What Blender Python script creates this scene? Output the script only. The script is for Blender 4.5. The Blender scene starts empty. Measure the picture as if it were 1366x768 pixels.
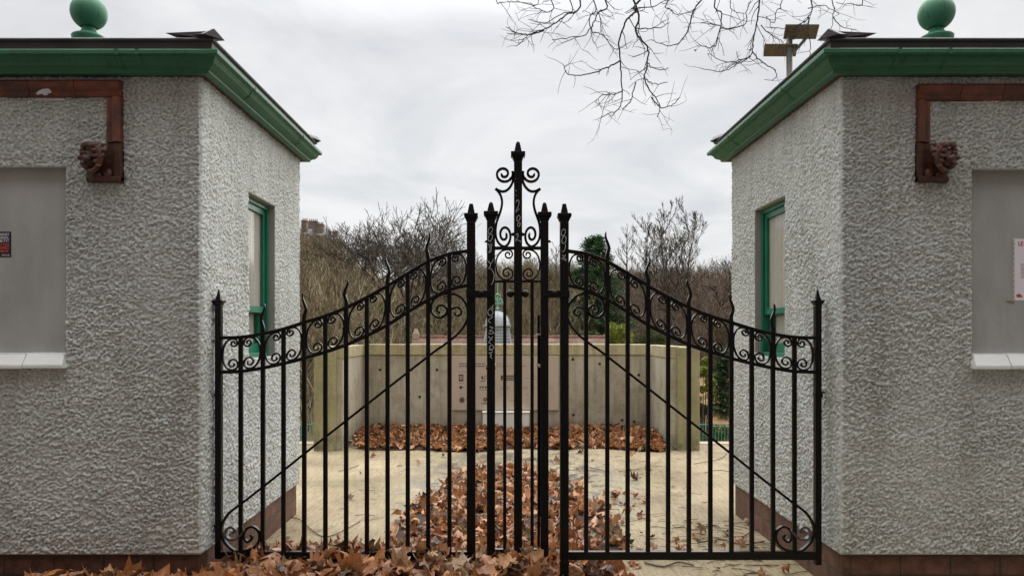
import bpy, math, random
import numpy as np
from mathutils import Vector, noise as mnoise

random.seed(7)
rng = np.random.default_rng(11)
R = math.radians
scene = bpy.context.scene
col = scene.collection

# ------------------------------------------------------------------ camera facts
F, CX, HY, EYE = 1000.0, 674.0, 444.0, 1.6      # focal (px), principal x, horizon y, eye height

def at(px, py, Y):
    return Vector(((px - CX) / F * Y, Y, EYE + (HY - py) / F * Y))

# ------------------------------------------------------------------ mesh helpers
class MB:
    def __init__(self):
        self.v = []; self.f = []; self.n = 0; self.mi = []
    def add(self, verts, faces, mi=0):
        b = self.n
        self.v.extend([tuple(p) for p in verts]); self.n += len(verts)
        self.f.extend([tuple(i + b for i in f) for f in faces])
        self.mi.extend([mi] * len(faces))
    def box(self, x0, x1, y0, y1, z0, z1, mi=0):
        if x0 > x1: x0, x1 = x1, x0
        if y0 > y1: y0, y1 = y1, y0
        if z0 > z1: z0, z1 = z1, z0
        self.add([(x0,y0,z0),(x1,y0,z0),(x1,y1,z0),(x0,y1,z0),(x0,y0,z1),(x1,y0,z1),(x1,y1,z1),(x0,y1,z1)],
                 [(0,3,2,1),(4,5,6,7),(0,1,5,4),(1,2,6,5),(2,3,7,6),(3,0,4,7)], mi)
    def frustum(self, cx, cy, z0, z1, a0, b0, a1, b1, mi=0):
        v = []
        for z, a, b in ((z0, a0, b0), (z1, a1, b1)):
            v += [(cx-a,cy-b,z),(cx+a,cy-b,z),(cx+a,cy+b,z),(cx-a,cy+b,z)]
        self.add(v, [(0,3,2,1),(4,5,6,7),(0,1,5,4),(1,2,6,5),(2,3,7,6),(3,0,4,7)], mi)
    def tube(self, pts, rad, n=6, cap=True, mi=0):
        pts = [Vector(p) for p in pts]
        if not hasattr(rad, '__len__'): rad = [rad] * len(pts)
        up = None; vs = []; fs = []
        for i, p in enumerate(pts):
            if i == 0: t = pts[1] - pts[0]
            elif i == len(pts) - 1: t = pts[-1] - pts[-2]
            else: t = pts[i+1] - pts[i-1]
            if t.length < 1e-9: t = Vector((0,0,1))
            t.normalize()
            if up is None:
                up = Vector((0,1,0)) if abs(t.y) < .9 else Vector((1,0,0))
            s = t.cross(up)
            if s.length < 1e-6: s = t.cross(Vector((1,0,0)))
            s.normalize(); up = s.cross(t).normalized()
            for k in range(n):
                a = 2*math.pi*k/n
                vs.append(p + s*(math.cos(a)*rad[i]) + up*(math.sin(a)*rad[i]))
        for i in range(len(pts)-1):
            for k in range(n):
                a = i*n+k; b = i*n+(k+1) % n
                fs.append((a, b, b+n, a+n))
        if cap:
            fs.append(tuple(range(n-1, -1, -1)))
            fs.append(tuple(range((len(pts)-1)*n, len(pts)*n)))
        self.add(vs, fs, mi)
    def strip(self, pts, y, th, dp, mi=0, taper=None):
        """flat iron bar swept along a curve in the plane y; pts are (x, z); th across, dp deep"""
        P = [Vector((p[0], 0, p[1])) for p in pts]
        n = len(P); vs = []; fs = []
        for i in range(n):
            t = (P[min(i+1, n-1)] - P[max(i-1, 0)])
            if t.length < 1e-9: t = Vector((1,0,0))
            t.normalize()
            nn = Vector((-t.z, 0, t.x))
            w = (taper[i] if taper else th) / 2
            for sx, sy in ((-1,-1),(1,-1),(1,1),(-1,1)):
                q = P[i] + nn * (w*sx)
                vs.append((q.x, y + sy*dp/2, q.z))
        for i in range(n-1):
            for k in range(4):
                a = i*4+k; b = i*4+(k+1) % 4
                fs.append((a, a+4, b+4, b))
        fs.append((0,1,2,3)); fs.append(((n-1)*4+3,(n-1)*4+2,(n-1)*4+1,(n-1)*4))
        self.add(vs, fs, mi)
    def lathe(self, cx, cy, prof, n=32, mi=0):
        vs = []; fs = []
        for r, z in prof:
            for k in range(n):
                a = 2*math.pi*k/n
                vs.append((cx + r*math.cos(a), cy + r*math.sin(a), z))
        for i in range(len(prof)-1):
            for k in range(n):
                a = i*n+k; b = i*n+(k+1) % n
                fs.append((a, b, b+n, a+n))
        fs.append(tuple(range(n-1,-1,-1))); fs.append(tuple(range((len(prof)-1)*n, len(prof)*n)))
        self.add(vs, fs, mi)
    def ball(self, c, r, n=12, m=8, mi=0, sc=(1,1,1)):
        prof = []
        vs = []; fs = []
        for j in range(m+1):
            t = math.pi*j/m
            for k in range(n):
                a = 2*math.pi*k/n
                vs.append((c[0]+r*sc[0]*math.sin(t)*math.cos(a), c[1]+r*sc[1]*math.sin(t)*math.sin(a), c[2]+r*sc[2]*math.cos(t)))
        for j in range(m):
            for k in range(n):
                a = j*n+k; b = j*n+(k+1) % n
                fs.append((a, a+n, b+n, b))
        self.add(vs, fs, mi)
    def build(self, name, mat, parent=None, smooth=False, bevel=0, loc=(0,0,0)):
        me = bpy.data.meshes.new(name)
        v = self.v
        if loc != (0,0,0): v = [(a-loc[0], b-loc[1], c-loc[2]) for a, b, c in v]
        me.from_pydata(v, [], self.f)
        mats = mat if isinstance(mat, (list, tuple)) else [mat]
        for m in mats: me.materials.append(m)
        if len(mats) > 1: me.polygons.foreach_set('material_index', self.mi)
        return finish(me, name, parent, smooth, bevel, loc)

def finish(me, name, parent=None, smooth=False, bevel=0, loc=(0,0,0)):
    if smooth: me.polygons.foreach_set('use_smooth', [True]*len(me.polygons))
    me.update()
    o = bpy.data.objects.new(name, me); col.objects.link(o)
    if parent is not None:
        o.parent = parent
        o.location = Vector(loc) - parent.location
    else:
        o.location = loc
    if bevel:
        b = o.modifiers.new('Bevel', 'BEVEL'); b.width = bevel; b.segments = 2; b.limit_method = 'ANGLE'
    return o

def raw(name, V, Fc, mat, parent=None, smooth=False):
    """numpy vertices (n,3) + faces (m,3 or 4)"""
    me = bpy.data.meshes.new(name)
    V = np.asarray(V, dtype=np.float32); Fc = np.asarray(Fc, dtype=np.int32)
    k = Fc.shape[1]
    me.vertices.add(len(V)); me.vertices.foreach_set('co', V.ravel())
    me.loops.add(Fc.size); me.loops.foreach_set('vertex_index', Fc.ravel())
    me.polygons.add(len(Fc))
    me.polygons.foreach_set('loop_start', np.arange(0, Fc.size, k, dtype=np.int32))
    me.polygons.foreach_set('loop_total', np.full(len(Fc), k, dtype=np.int32))
    me.polygons.foreach_set('use_smooth', np.full(len(Fc), smooth))
    me.materials.append(mat)
    me.update(calc_edges=True); me.validate()
    o = bpy.data.objects.new(name, me); col.objects.link(o)
    if parent is not None:
        o.parent = parent; o.location = -parent.location
    return o

def tag(o, label=None, cat=None, group=None, kind=None):
    if label: o['label'] = label
    if cat: o['category'] = cat
    if group: o['group'] = group
    if kind: o['kind'] = kind
    return o

def empty(name, loc, label, cat, group=None):
    o = bpy.data.objects.new(name, None); col.objects.link(o)
    o.location = loc; o.empty_display_size = .1
    return tag(o, label, cat, group)

# ------------------------------------------------------------------ numpy value noise
def vnoise2(u, v, seed=0):
    r = np.random.default_rng(seed).random((256, 256)).astype(np.float32)
    iu = np.floor(u).astype(int); iv = np.floor(v).astype(int)
    fu = u-iu; fv = v-iv
    fu = fu*fu*(3-2*fu); fv = fv*fv*(3-2*fv)
    a = r[iu % 256, iv % 256]; b = r[(iu+1) % 256, iv % 256]
    c = r[iu % 256, (iv+1) % 256]; d = r[(iu+1) % 256, (iv+1) % 256]
    return (a*(1-fu)+b*fu)*(1-fv) + (c*(1-fu)+d*fu)*fv

def roughcast(u, v, seed):
    wu = u + .006*(vnoise2(u/.03, v/.03, seed+5)-.5); wv = v + .012*(vnoise2(u/.025, v/.025, seed+6)-.5)
    a = vnoise2(wu/.0155, wv/.0108, seed)
    b = vnoise2(wu/.0098+31, wv/.0078+7, seed+1)
    e = vnoise2(u/.0065+11, v/.0058+3, seed+3)
    c = vnoise2(u/.11, v/.08, seed+2)
    t = np.clip((a*.38+b*.38+e*.24 - .24)/.50, 0, 1)
    return t**1.3*.0115*(.72+.55*vnoise2(u/.35+9, v/.3+2, seed+8)) + e*.0022 + c*.004

# ------------------------------------------------------------------ materials
def nt(name):
    m = bpy.data.materials.new(name); m.use_nodes = True
    t = m.node_tree; t.nodes.clear()
    o = t.nodes.new('ShaderNodeOutputMaterial'); b = t.nodes.new('ShaderNodeBsdfPrincipled')
    t.links.new(b.outputs[0], o.inputs[0])
    return m, t, b

def N(t, kind, **kw):
    n = t.nodes.new(kind)
    for k, v in kw.items():
        if k.startswith('i_'): n.inputs[k[2:].replace('_', ' ')].default_value = v
        else: setattr(n, k, v)
    return n

def ramp(t, src, stops):
    n = t.nodes.new('ShaderNodeValToRGB'); r = n.color_ramp
    while len(r.elements) < len(stops): r.elements.new(.5)
    for e, (p, c) in zip(r.elements, stops):
        e.position = p; e.color = (*c, 1) if len(c) == 3 else c
    t.links.new(src, n.inputs[0]); return n.outputs[0]

def coords(t, scale=(1,1,1), rot=(0,0,0), kind='Object'):
    if kind == 'World':
        g = t.nodes.new('ShaderNodeNewGeometry'); src = g.outputs['Position']
    else:
        tc = t.nodes.new('ShaderNodeTexCoord'); src = tc.outputs[kind]
    mp = t.nodes.new('ShaderNodeMapping'); mp.inputs['Scale'].default_value = scale; mp.inputs['Rotation'].default_value = rot
    t.links.new(src, mp.inputs[0]); return mp.outputs[0]

def noise_n(t, vec, scale, detail=4, rough=.55, dist=0):
    n = N(t, 'ShaderNodeTexNoise'); n.inputs['Scale'].default_value = scale; n.inputs['Detail'].default_value = detail
    n.inputs['Roughness'].default_value = rough; n.inputs['Distortion'].default_value = dist
    t.links.new(vec, n.inputs['Vector']); return n.outputs[0]

def mix(t, fac, a, b, mode='MIX'):
    n = N(t, 'ShaderNodeMix', data_type='RGBA', blend_type=mode)
    for s, v in ((n.inputs[0], fac), (n.inputs[6], a), (n.inputs[7], b)):
        if isinstance(v, (int, float)): s.default_value = v
        elif isinstance(v, tuple): s.default_value = (*v, 1) if len(v) == 3 else v
        else: t.links.new(v, s)
    return n.outputs[2]

def math_n(t, op, a, b=None, clamp=False):
    n = N(t, 'ShaderNodeMath', operation=op, use_clamp=clamp)
    for s, v in ((n.inputs[0], a), (n.inputs[1], b)):
        if v is None: continue
        if isinstance(v, (int, float)): s.default_value = v
        else: t.links.new(v, s)
    return n.outputs[0]

def bump(t, b, h, strength=.4, dist=.01):
    n = N(t, 'ShaderNodeBump'); n.inputs['Strength'].default_value = strength; n.inputs['Distance'].default_value = dist
    t.links.new(h, n.inputs['Height']); t.links.new(n.outputs[0], b.inputs['Normal'])

def simple(name, c1, c2, rough=.6, scale=6, detail=5, metallic=0, bs=.3, bscale=None, bd=.004, cspace='World', sc=(1,1,1), spec=None):
    m, t, b = nt(name)
    v = coords(t, sc, kind=cspace)
    n = noise_n(t, v, scale, detail, .6)
    t.links.new(ramp(t, n, [(.3, c1), (.7, c2)]), b.inputs['Base Color'])
    b.inputs['Roughness'].default_value = rough; b.inputs['Metallic'].default_value = metallic
    if spec is not None: b.inputs['Specular IOR Level'].default_value = spec
    if bs: bump(t, b, noise_n(t, v, bscale or scale*8, 4, .6), bs, bd)
    return m

def island_mat(name, stops, rough=.8, trans=0, extra=None, spec=.2):
    m, t, b = nt(name)
    g = N(t, 'ShaderNodeNewGeometry')
    c = ramp(t, g.outputs['Random Per Island'], stops)
    v = coords(t, kind='World')
    n = noise_n(t, v, extra or 30, 3)
    c = mix(t, .5, c, ramp(t, n, [(.3, (.4,.38,.36)), (.6, (1.1,1.1,1.1))]), 'MULTIPLY')
    t.links.new(c, b.inputs['Base Color']); b.inputs['Roughness'].default_value = rough
    b.inputs['Specular IOR Level'].default_value = spec
    if trans:
        o = [x for x in t.nodes if x.type == 'OUTPUT_MATERIAL'][0]
        tr = N(t, 'ShaderNodeBsdfTranslucent'); t.links.new(c, tr.inputs[0])
        ms = N(t, 'ShaderNodeMixShader'); ms.inputs[0].default_value = trans
        t.links.new(b.outputs[0], ms.inputs[1]); t.links.new(tr.outputs[0], ms.inputs[2]); t.links.new(ms.outputs[0], o.inputs[0])
    return m

M = {}
# roughcast wall paint
def wall_mat(name, c1, c2):
    m, t, b = nt(name)
    v = coords(t, kind='World')
    base = ramp(t, noise_n(t, v, 1.3, 5, .6), [(.3, c1), (.7, c2)])
    fine = ramp(t, noise_n(t, v, 90, 3, .7), [(.36, (.55,.55,.53)), (.56, (1,1,1))])
    c = mix(t, .6, base, fine, 'MULTIPLY')
    gp = N(t, 'ShaderNodeNewGeometry')      # shade in the pits between the pebbles, painted into the colour
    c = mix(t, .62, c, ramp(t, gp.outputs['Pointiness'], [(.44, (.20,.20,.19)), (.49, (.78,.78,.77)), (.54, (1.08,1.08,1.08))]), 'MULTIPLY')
    sep = N(t, 'ShaderNodeSeparateXYZ'); t.links.new(v, sep.inputs[0])
    drip = noise_n(t, coords(t, (2.2, 2.2, .35), kind='World'), 3, 5, .65)
    c = mix(t, math_n(t, 'MULTIPLY', ramp(t, drip, [(.48, (0,0,0)), (.68, (1,1,1))]), .34), c, (.27,.235,.19))
    # rain splash dirt near the ground
    zz = math_n(t, 'SUBTRACT', .75, sep.outputs[2])
    zz = math_n(t, 'MULTIPLY', zz, 1.1, True)
    spl = math_n(t, 'MULTIPLY', zz, ramp(t, noise_n(t, v, 14, 5, .7), [(.40, (0,0,0)), (.62, (1,1,1))]))
    c = mix(t, math_n(t, 'MULTIPLY', spl, .6), c, (.16,.165,.14))
    t.links.new(c, b.inputs['Base Color']); b.inputs['Roughness'].default_value = .75
    b.inputs['Specular IOR Level'].default_value = .3
    bump(t, b, noise_n(t, v, 150, 3, .6), .8, .004)
    return m
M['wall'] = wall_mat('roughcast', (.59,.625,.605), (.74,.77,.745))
M['board'] = simple('board_paint', (.34,.345,.33), (.47,.475,.46), .48, 2.6, 9, bs=.6, bscale=16, bd=.006, sc=(1.6,1.6,.7))
M['sill'] = simple('sill_glaze', (.70,.72,.70), (.80,.82,.80), .35, 4, bs=.1)
M['reveal'] = simple('reveal_paint', (.33,.33,.30), (.40,.40,.37), .6, 3)
M['lead'] = simple('roof_felt', (.045,.036,.045), (.085,.07,.082), .5, 5, bs=.4, bscale=14, bd=.01)
M['soffit'] = simple('soffit', (.05,.035,.03), (.09,.06,.05), .8, 4)

def green_mat(name, c1, c2):
    m, t, b = nt(name)
    v = coords(t, kind='World')
    c = ramp(t, noise_n(t, v, 3, 6, .65), [(.3, c1), (.7, c2)])
    st = ramp(t, noise_n(t, coords(t, (9, 9, 1.2), kind='World'), 4, 4, .6), [(.56, (0,0,0)), (.75, (1,1,1))])
    c = mix(t, math_n(t, 'MULTIPLY', st, .7), c, (.018,.035,.024))
    ch = ramp(t, noise_n(t, v, 13, 8, .75), [(.66, (0,0,0)), (.70, (1,1,1))])
    c = mix(t, math_n(t, 'MULTIPLY', ch, .55), c, (.16,.25,.19))
    dk = ramp(t, noise_n(t, v, 7, 8, .75), [(.60, (0,0,0)), (.72, (1,1,1))])
    c = mix(t, math_n(t, 'MULTIPLY', dk, .6), c, (.02,.03,.02))
    t.links.new(c, b.inputs['Base Color'])
    b.inputs['Roughness'].default_value = .5
    bump(t, b, noise_n(t, v, 25, 4, .6), .15, .004)
    return m
M['green'] = green_mat('green_gutter_paint', (.022,.125,.062), (.035,.175,.09))
M['ball'] = green_mat('green_ball_paint', (.03,.17,.09), (.05,.23,.125))
M['wgreen'] = simple('window_green', (.005,.13,.075), (.01,.19,.11), .35, 5, bs=.1)

def terra():
    m, t, b = nt('terracotta')
    v = coords(t, kind='World')
    c = ramp(t, noise_n(t, v, 9, 6, .65), [(.3, (.10,.028,.016)), (.55, (.21,.062,.034)), (.75, (.27,.085,.048))])
    st = ramp(t, noise_n(t, v, 4, 6, .7), [(.44, (0,0,0)), (.60, (1,1,1))])
    c = mix(t, math_n(t, 'MULTIPLY', st, .75), c, (.045,.022,.018))
    t.links.new(c, b.inputs['Base Color']); b.inputs['Roughness'].default_value = .5
    bump(t, b, noise_n(t, v, 60, 4, .6), .3, .004)
    return m
M['terra'] = terra()
M['terrah'] = simple('sooty_terracotta', (.018,.008,.006), (.15,.048,.028), .38, 24, 7, bs=.9, bscale=60, bd=.006)
M['terrad'] = simple('dark_terracotta', (.022,.010,.008), (.12,.04,.026), .4, 22, bs=.3)

def brick_mat():
    m, t, b = nt('plinth_brick')
    g = N(t, 'ShaderNodeNewGeometry')
    sep = N(t, 'ShaderNodeSeparateXYZ'); t.links.new(g.outputs['Position'], sep.inputs[0])
    u = math_n(t, 'ADD', sep.outputs[0], sep.outputs[1])
    cb = N(t, 'ShaderNodeCombineXYZ'); t.links.new(u, cb.inputs[0]); t.links.new(sep.outputs[2], cb.inputs[1])
    br = N(t, 'ShaderNodeTexBrick'); t.links.new(cb.outputs[0], br.inputs['Vector'])
    br.inputs['Scale'].default_value = 1; br.inputs['Brick Width'].default_value = .30; br.inputs['Row Height'].default_value = .142
    br.inputs['Mortar Size'].default_value = .006; br.inputs['Mortar Smooth'].default_value = .3
    br.inputs['Color1'].default_value = (.115,.052,.036,1); br.inputs['Color2'].default_value = (.17,.076,.05,1)
    br.inputs['Mortar'].default_value = (.05,.04,.033,1)
    v = coords(t, kind='World')
    c = mix(t, .7, br.outputs[0], ramp(t, noise_n(t, v, 12, 6, .7), [(.36, (.22,.22,.2)), (.62, (1.1,1.1,1.1))]), 'MULTIPLY')
    t.links.new(c, b.inputs['Base Color']); b.inputs['Roughness'].default_value = .6
    h = math_n(t, 'SUBTRACT', noise_n(t, v, 60, 4), math_n(t, 'MULTIPLY', br.outputs[1], 1.5))
    bump(t, b, h, .5, .006)
    return m
M['brick'] = brick_mat()

def iron_mat():
    m, t, b = nt('black_gate_paint')
    v = coords(t, kind='World')
    c = ramp(t, noise_n(t, v, 18, 6, .7), [(.3, (.003,.003,.0035)), (.75, (.007,.0065,.0065))])
    r = ramp(t, noise_n(t, v, 55, 4, .7), [(.68, (0,0,0)), (.76, (1,1,1))])
    c = mix(t, math_n(t, 'MULTIPLY', r, .35), c, (.07,.035,.02))
    t.links.new(c, b.inputs['Base Color']); b.inputs['Roughness'].default_value = .27
    b.inputs['Specular IOR Level'].default_value = .22
    bump(t, b, noise_n(t, v, 70, 4, .6), .35, .002)
    return m
M['iron'] = iron_mat()
M['ironworn'] = simple('worn_bright_iron', (.05,.05,.052), (.16,.16,.165), .35, 25, metallic=.6)
M['marks'] = simple('white_paint_marker', (.34,.35,.37), (.55,.56,.58), .6, 60, bs=0)
M['steel'] = simple('galvanised_strap', (.35,.35,.34), (.55,.55,.53), .4, 30, metallic=.5)

def concrete_ground():
    m, t, b = nt('brushed_concrete')
    v = coords(t, kind='World')
    c = ramp(t, noise_n(t, v, .9, 8, .62), [(.32, (.185,.142,.078)), (.5, (.30,.24,.145)), (.70, (.41,.34,.215))])
    # broom finish: fine streaks running slantwise
    vr = coords(t, (1, .09, 1), rot=(0,0,R(-22)), kind='World')
    st = noise_n(t, vr, 48, 4, .65)
    c = mix(t, .5, c, ramp(t, st, [(.38, (.50,.49,.46)), (.60, (1.12,1.12,1.12))]), 'MULTIPLY')
    sp = noise_n(t, v, 26, 6, .75)
    c = mix(t, .5, c, ramp(t, sp, [(.36, (.45,.42,.37)), (.5, (1,1,1))]), 'MULTIPLY')
    # moss film
    ms = ramp(t, noise_n(t, v, .7, 6, .7), [(.52, (0,0,0)), (.66, (1,1,1))])
    c = mix(t, math_n(t, 'MULTIPLY', ms, .42), c, (.20,.195,.07))
    # damp patches round the leaf drift
    sep = N(t, 'ShaderNodeSeparateXYZ'); t.links.new(v, sep.inputs[0])
    dx = math_n(t, 'DIVIDE', math_n(t, 'ADD', sep.outputs[0], -.15), 1.15)
    dy = math_n(t, 'DIVIDE', math_n(t, 'ADD', sep.outputs[1], -8.1), 2.1)
    d = math_n(t, 'ADD', math_n(t, 'MULTIPLY', dx, dx), math_n(t, 'MULTIPLY', dy, dy))
    msk = math_n(t, 'SUBTRACT', 1.55, d, True)
    wn = ramp(t, noise_n(t, coords(t, (1, .6, 1), kind='World'), 4.2, 9, .72, .8), [(.45, (0,0,0)), (.56, (1,1,1))])
    wet = math_n(t, 'MULTIPLY', msk, wn, True)
    c = mix(t, math_n(t, 'MULTIPLY', wet, .85), c, (.06,.055,.045))
    vo = N(t, 'ShaderNodeTexVoronoi', feature='DISTANCE_TO_EDGE'); vo.inputs['Scale'].default_value = .42
    wob = N(t, 'ShaderNodeVectorMath', operation='ADD'); t.links.new(v, wob.inputs[0])
    nz = N(t, 'ShaderNodeTexNoise'); nz.inputs['Scale'].default_value = 2.2; nz.inputs['Detail'].default_value = 6; t.links.new(v, nz.inputs['Vector'])
    t.links.new(nz.outputs[1], wob.inputs[1]); t.links.new(wob.outputs[0], vo.inputs['Vector'])
    cr = ramp(t, vo.outputs[0], [(0, (1,1,1)), (.006, (0,0,0))])
    c = mix(t, math_n(t, 'MULTIPLY', cr, .7), c, (.06,.05,.035))
    t.links.new(c, b.inputs['Base Color'])
    rr = math_n(t, 'SUBTRACT', .85, math_n(t, 'MULTIPLY', wet, .6))
    t.links.new(rr, b.inputs['Roughness'])
    bump(t, b, math_n(t, 'ADD', st, math_n(t, 'MULTIPLY', sp, .6)), .45, .004)
    return m
M['ground'] = concrete_ground()

def concrete_wall(name, c1, c2, c3):
    m, t, b = nt(name)
    v = coords(t, kind='World')
    c = ramp(t, noise_n(t, v, 1.1, 8, .6), [(.28, c1), (.52, c2), (.75, c3)])
    dr = ramp(t, noise_n(t, coords(t, (6, 6, .5), kind='World'), 2.2, 6, .65), [(.47, (0,0,0)), (.68, (1,1,1))])
    c = mix(t, math_n(t, 'MULTIPLY', dr, .5), c, (.17,.16,.085))
    bl = ramp(t, noise_n(t, v, 3.2, 8, .72), [(.50, (0,0,0)), (.66, (1,1,1))])
    c = mix(t, math_n(t, 'MULTIPLY', bl, .45), c, (.16,.125,.08))
    sp = noise_n(t, v, 24, 5, .7)
    c = mix(t, .5, c, ramp(t, sp, [(.34, (.6,.6,.57)), (.48, (1,1,1))]), 'MULTIPLY')
    sep = N(t, 'ShaderNodeSeparateXYZ'); t.links.new(v, sep.inputs[0])
    low = math_n(t, 'MULTIPLY', math_n(t, 'SUBTRACT', .30, sep.outputs[2], True), 3.3, True)
    lowm = math_n(t, 'MULTIPLY', low, ramp(t, noise_n(t, v, 7, 6, .7), [(.42, (0,0,0)), (.55, (1,1,1))]))
    c = mix(t, math_n(t, 'MULTIPLY', lowm, .75), c, (.035,.04,.018))
    t.links.new(c, b.inputs['Base Color']); b.inputs['Roughness'].default_value = .85
    bump(t, b, sp, .5, .008)
    return m
M['cwall'] = concrete_wall('weathered_concrete', (.33,.29,.205), (.45,.405,.305), (.56,.52,.415))
M['cope'] = concrete_wall('algae_coping', (.34,.29,.15), (.46,.40,.23), (.58,.52,.34))
M['cend'] = concrete_wall('green_stained_concrete', (.26,.24,.12), (.34,.31,.17), (.42,.39,.24))
M['hole'] = simple('tie_hole', (.02,.018,.014), (.03,.028,.02), .9)
M['panel'] = simple('info_panel', (.45,.37,.29), (.51,.42,.335), .45, 3, bs=.05)
M['ink'] = simple('panel_ink', (.02,.018,.018), (.035,.03,.03), .6, bs=0)
M['inkfaint'] = simple('faint_ink', (.15,.115,.09), (.2,.155,.12), .6, bs=0)
M['cab'] = simple('pale_cabinet', (.68,.68,.62), (.76,.76,.70), .5, 5, bs=.1)

M['leaf'] = island_mat('fallen_leaves', [(0, (.05,.024,.013)), (.16, (.17,.072,.032)), (.34, (.38,.16,.066)), (.52, (.52,.275,.135)), (.66, (.34,.125,.045)), (.80, (.56,.25,.085)), (.91, (.44,.29,.175)), (1, (.20,.15,.06))], .45, .15, 38, .5)
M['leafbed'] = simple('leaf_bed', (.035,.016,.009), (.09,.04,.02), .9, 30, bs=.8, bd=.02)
M['twig'] = simple('twig_bark', (.05,.035,.025), (.10,.075,.055), .8, 20)
M['bark'] = simple('overhead_bark', (.025,.02,.017), (.055,.045,.038), .85, 20)
M['thicket'] = island_mat('straw_saplings', [(0, (.05,.04,.025)), (.35, (.15,.12,.072)), (.7, (.30,.245,.15)), (1, (.52,.44,.29))], .9, 0, .6)
M['wood'] = island_mat('winter_wood', [(0, (.05,.042,.024)), (.5, (.18,.145,.082)), (1, (.36,.295,.175))], .9, 0, .5)
M['woodr'] = island_mat('purple_brown_wood', [(0, (.05,.038,.03)), (.5, (.165,.12,.088)), (1, (.31,.235,.175))], .9, 0, .5)
M['treebark'] = island_mat('grey_bark', [(0, (.045,.038,.03)), (.5, (.09,.075,.058)), (1, (.16,.135,.10))], .9, 0, 2)
M['needle'] = island_mat('conifer_needles', [(0, (.014,.042,.016)), (.5, (.035,.085,.032)), (1, (.075,.15,.055))], .7, .15, 3)
M['ever'] = island_mat('evergreen_leaves', [(0, (.03,.055,.015)), (.5, (.07,.10,.028)), (1, (.13,.16,.05))], .7, .2, 3)
M['lime'] = island_mat('yellow_green_leaves', [(0, (.10,.15,.02)), (.5, (.22,.27,.04)), (1, (.36,.37,.08))], .7, .25, 3)
M['ivy'] = island_mat('ivy_leaves', [(0, (.045,.065,.02)), (.5, (.085,.11,.035)), (1, (.14,.16,.06))], .7, .2, 3)
M['hill'] = simple('hill_soil', (.08,.06,.032), (.20,.15,.075), .95, .5, 8, bs=.8, bscale=3, bd=.3)
M['bank'] = simple('rusty_bank', (.17,.09,.035), (.32,.19,.085), .95, 1.5, 8, bs=.8, bscale=6, bd=.1)
M['rail'] = simple('railing_green', (.05,.24,.15), (.08,.32,.21), .45, 5, bs=0)
M['verd'] = simple('verdigris', (.14,.38,.27), (.24,.50,.37), .6, 12, bs=.1)
M['leadg'] = simple('lead_sheet', (.30,.33,.34), (.42,.46,.475), .5, 4, bs=.1)
M['louv'] = simple('louvre_paint', (.14,.16,.16), (.22,.25,.25), .6, 4, bs=.1)
M['stone'] = simple('tenement_stone', (.22,.16,.12), (.38,.29,.22), .9, .4, 6, bs=.2)
M['stoned'] = simple('sooty_stone', (.12,.085,.07), (.20,.145,.12), .9, .4, 6, bs=.2)
M['slate'] = simple('slate', (.10,.10,.11), (.16,.16,.17), .7, .6)
M['pot'] = simple('chimney_pot', (.25,.15,.10), (.36,.23,.15), .8, 2)
M['sandst'] = simple('sandstone', (.36,.29,.2), (.46,.38,.27), .85, 3)
M['pole'] = simple('grey_pole', (.10,.095,.085), (.16,.15,.135), .5, 10)
M['solar'] = simple('panel_underside', (.055,.045,.033), (.13,.10,.068), .6, 14)
M['glass'] = None
m, t, b = nt('window_glass')
b.inputs['Base Color'].default_value = (.9,.93,.92,1); b.inputs['Roughness'].default_value = .03
o_ = [x for x in t.nodes if x.type == 'OUTPUT_MATERIAL'][0]
tr = N(t, 'ShaderNodeBsdfTransparent'); gl = N(t, 'ShaderNodeBsdfGlossy'); gl.inputs['Roughness'].default_value = .03
fr = N(t, 'ShaderNodeFresnel'); fr.inputs[0].default_value = 1.5
nb = noise_n(t, coords(t, kind='World'), 1.2, 2); bp = N(t, 'ShaderNodeBump'); bp.inputs['Strength'].default_value = .05; t.links.new(nb, bp.inputs['Height'])
t.links.new(bp.outputs[0], gl.inputs['Normal'])
ms = N(t, 'ShaderNodeMixShader'); t.links.new(math_n(t, 'MULTIPLY', fr.outputs[0], .7), ms.inputs[0]); t.links.new(tr.outputs[0], ms.inputs[1]); t.links.new(gl.outputs[0], ms.inputs[2])
t.links.new(ms.outputs[0], o_.inputs[0]); M['glass'] = m
M['curtain'] = simple('cream_blind', (.66,.64,.56), (.74,.72,.64), .8, 2, bs=.1)
m, t, b = nt('roof_tiles_red')
v = coords(t, kind='World')
wv = N(t, 'ShaderNodeTexWave', wave_type='BANDS', bands_direction='Z'); wv.inputs['Scale'].default_value = 2.4; wv.inputs['Distortion'].default_value = .3
t.links.new(v, wv.inputs[0])
c = ramp(t, noise_n(t, v, 2, 8, .75), [(.3, (.08,.05,.038)), (.5, (.17,.105,.075)), (.7, (.28,.22,.16))])
c = mix(t, .5, c, ramp(t, wv.outputs[0], [(.1, (.4,.4,.4)), (.4, (1,1,1))]), 'MULTIPLY')
t.links.new(c, b.inputs['Base Color']); b.inputs['Roughness'].default_value = .8
bump(t, b, wv.outputs[0], .5, .03)
M['tiles'] = m
M['ridge'] = simple('ridge_tile', (.16,.05,.03), (.26,.085,.05), .7, 4)
M['sticker'] = simple('sticker_navy', (.016,.010,.035), (.022,.014,.045), .35, 5, bs=0)
M['swhite'] = simple('sticker_white', (.62,.61,.64), (.68,.67,.70), .5, 5, bs=0)
M['sred'] = simple('sticker_red', (.55,.07,.035), (.62,.09,.045), .5, 5, bs=0)
M['paper'] = simple('notice_paper', (.84,.80,.90), (.88,.84,.93), .35, 3, bs=.1, bscale=12, bd=.003)
M['pocket'] = simple('pocket_edge', (.52,.52,.45), (.6,.6,.53), .3, 8, bs=0)
M['blue'] = simple('teal_scrap', (.01,.16,.20), (.02,.22,.26), .5, 9, bs=0)

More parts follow.
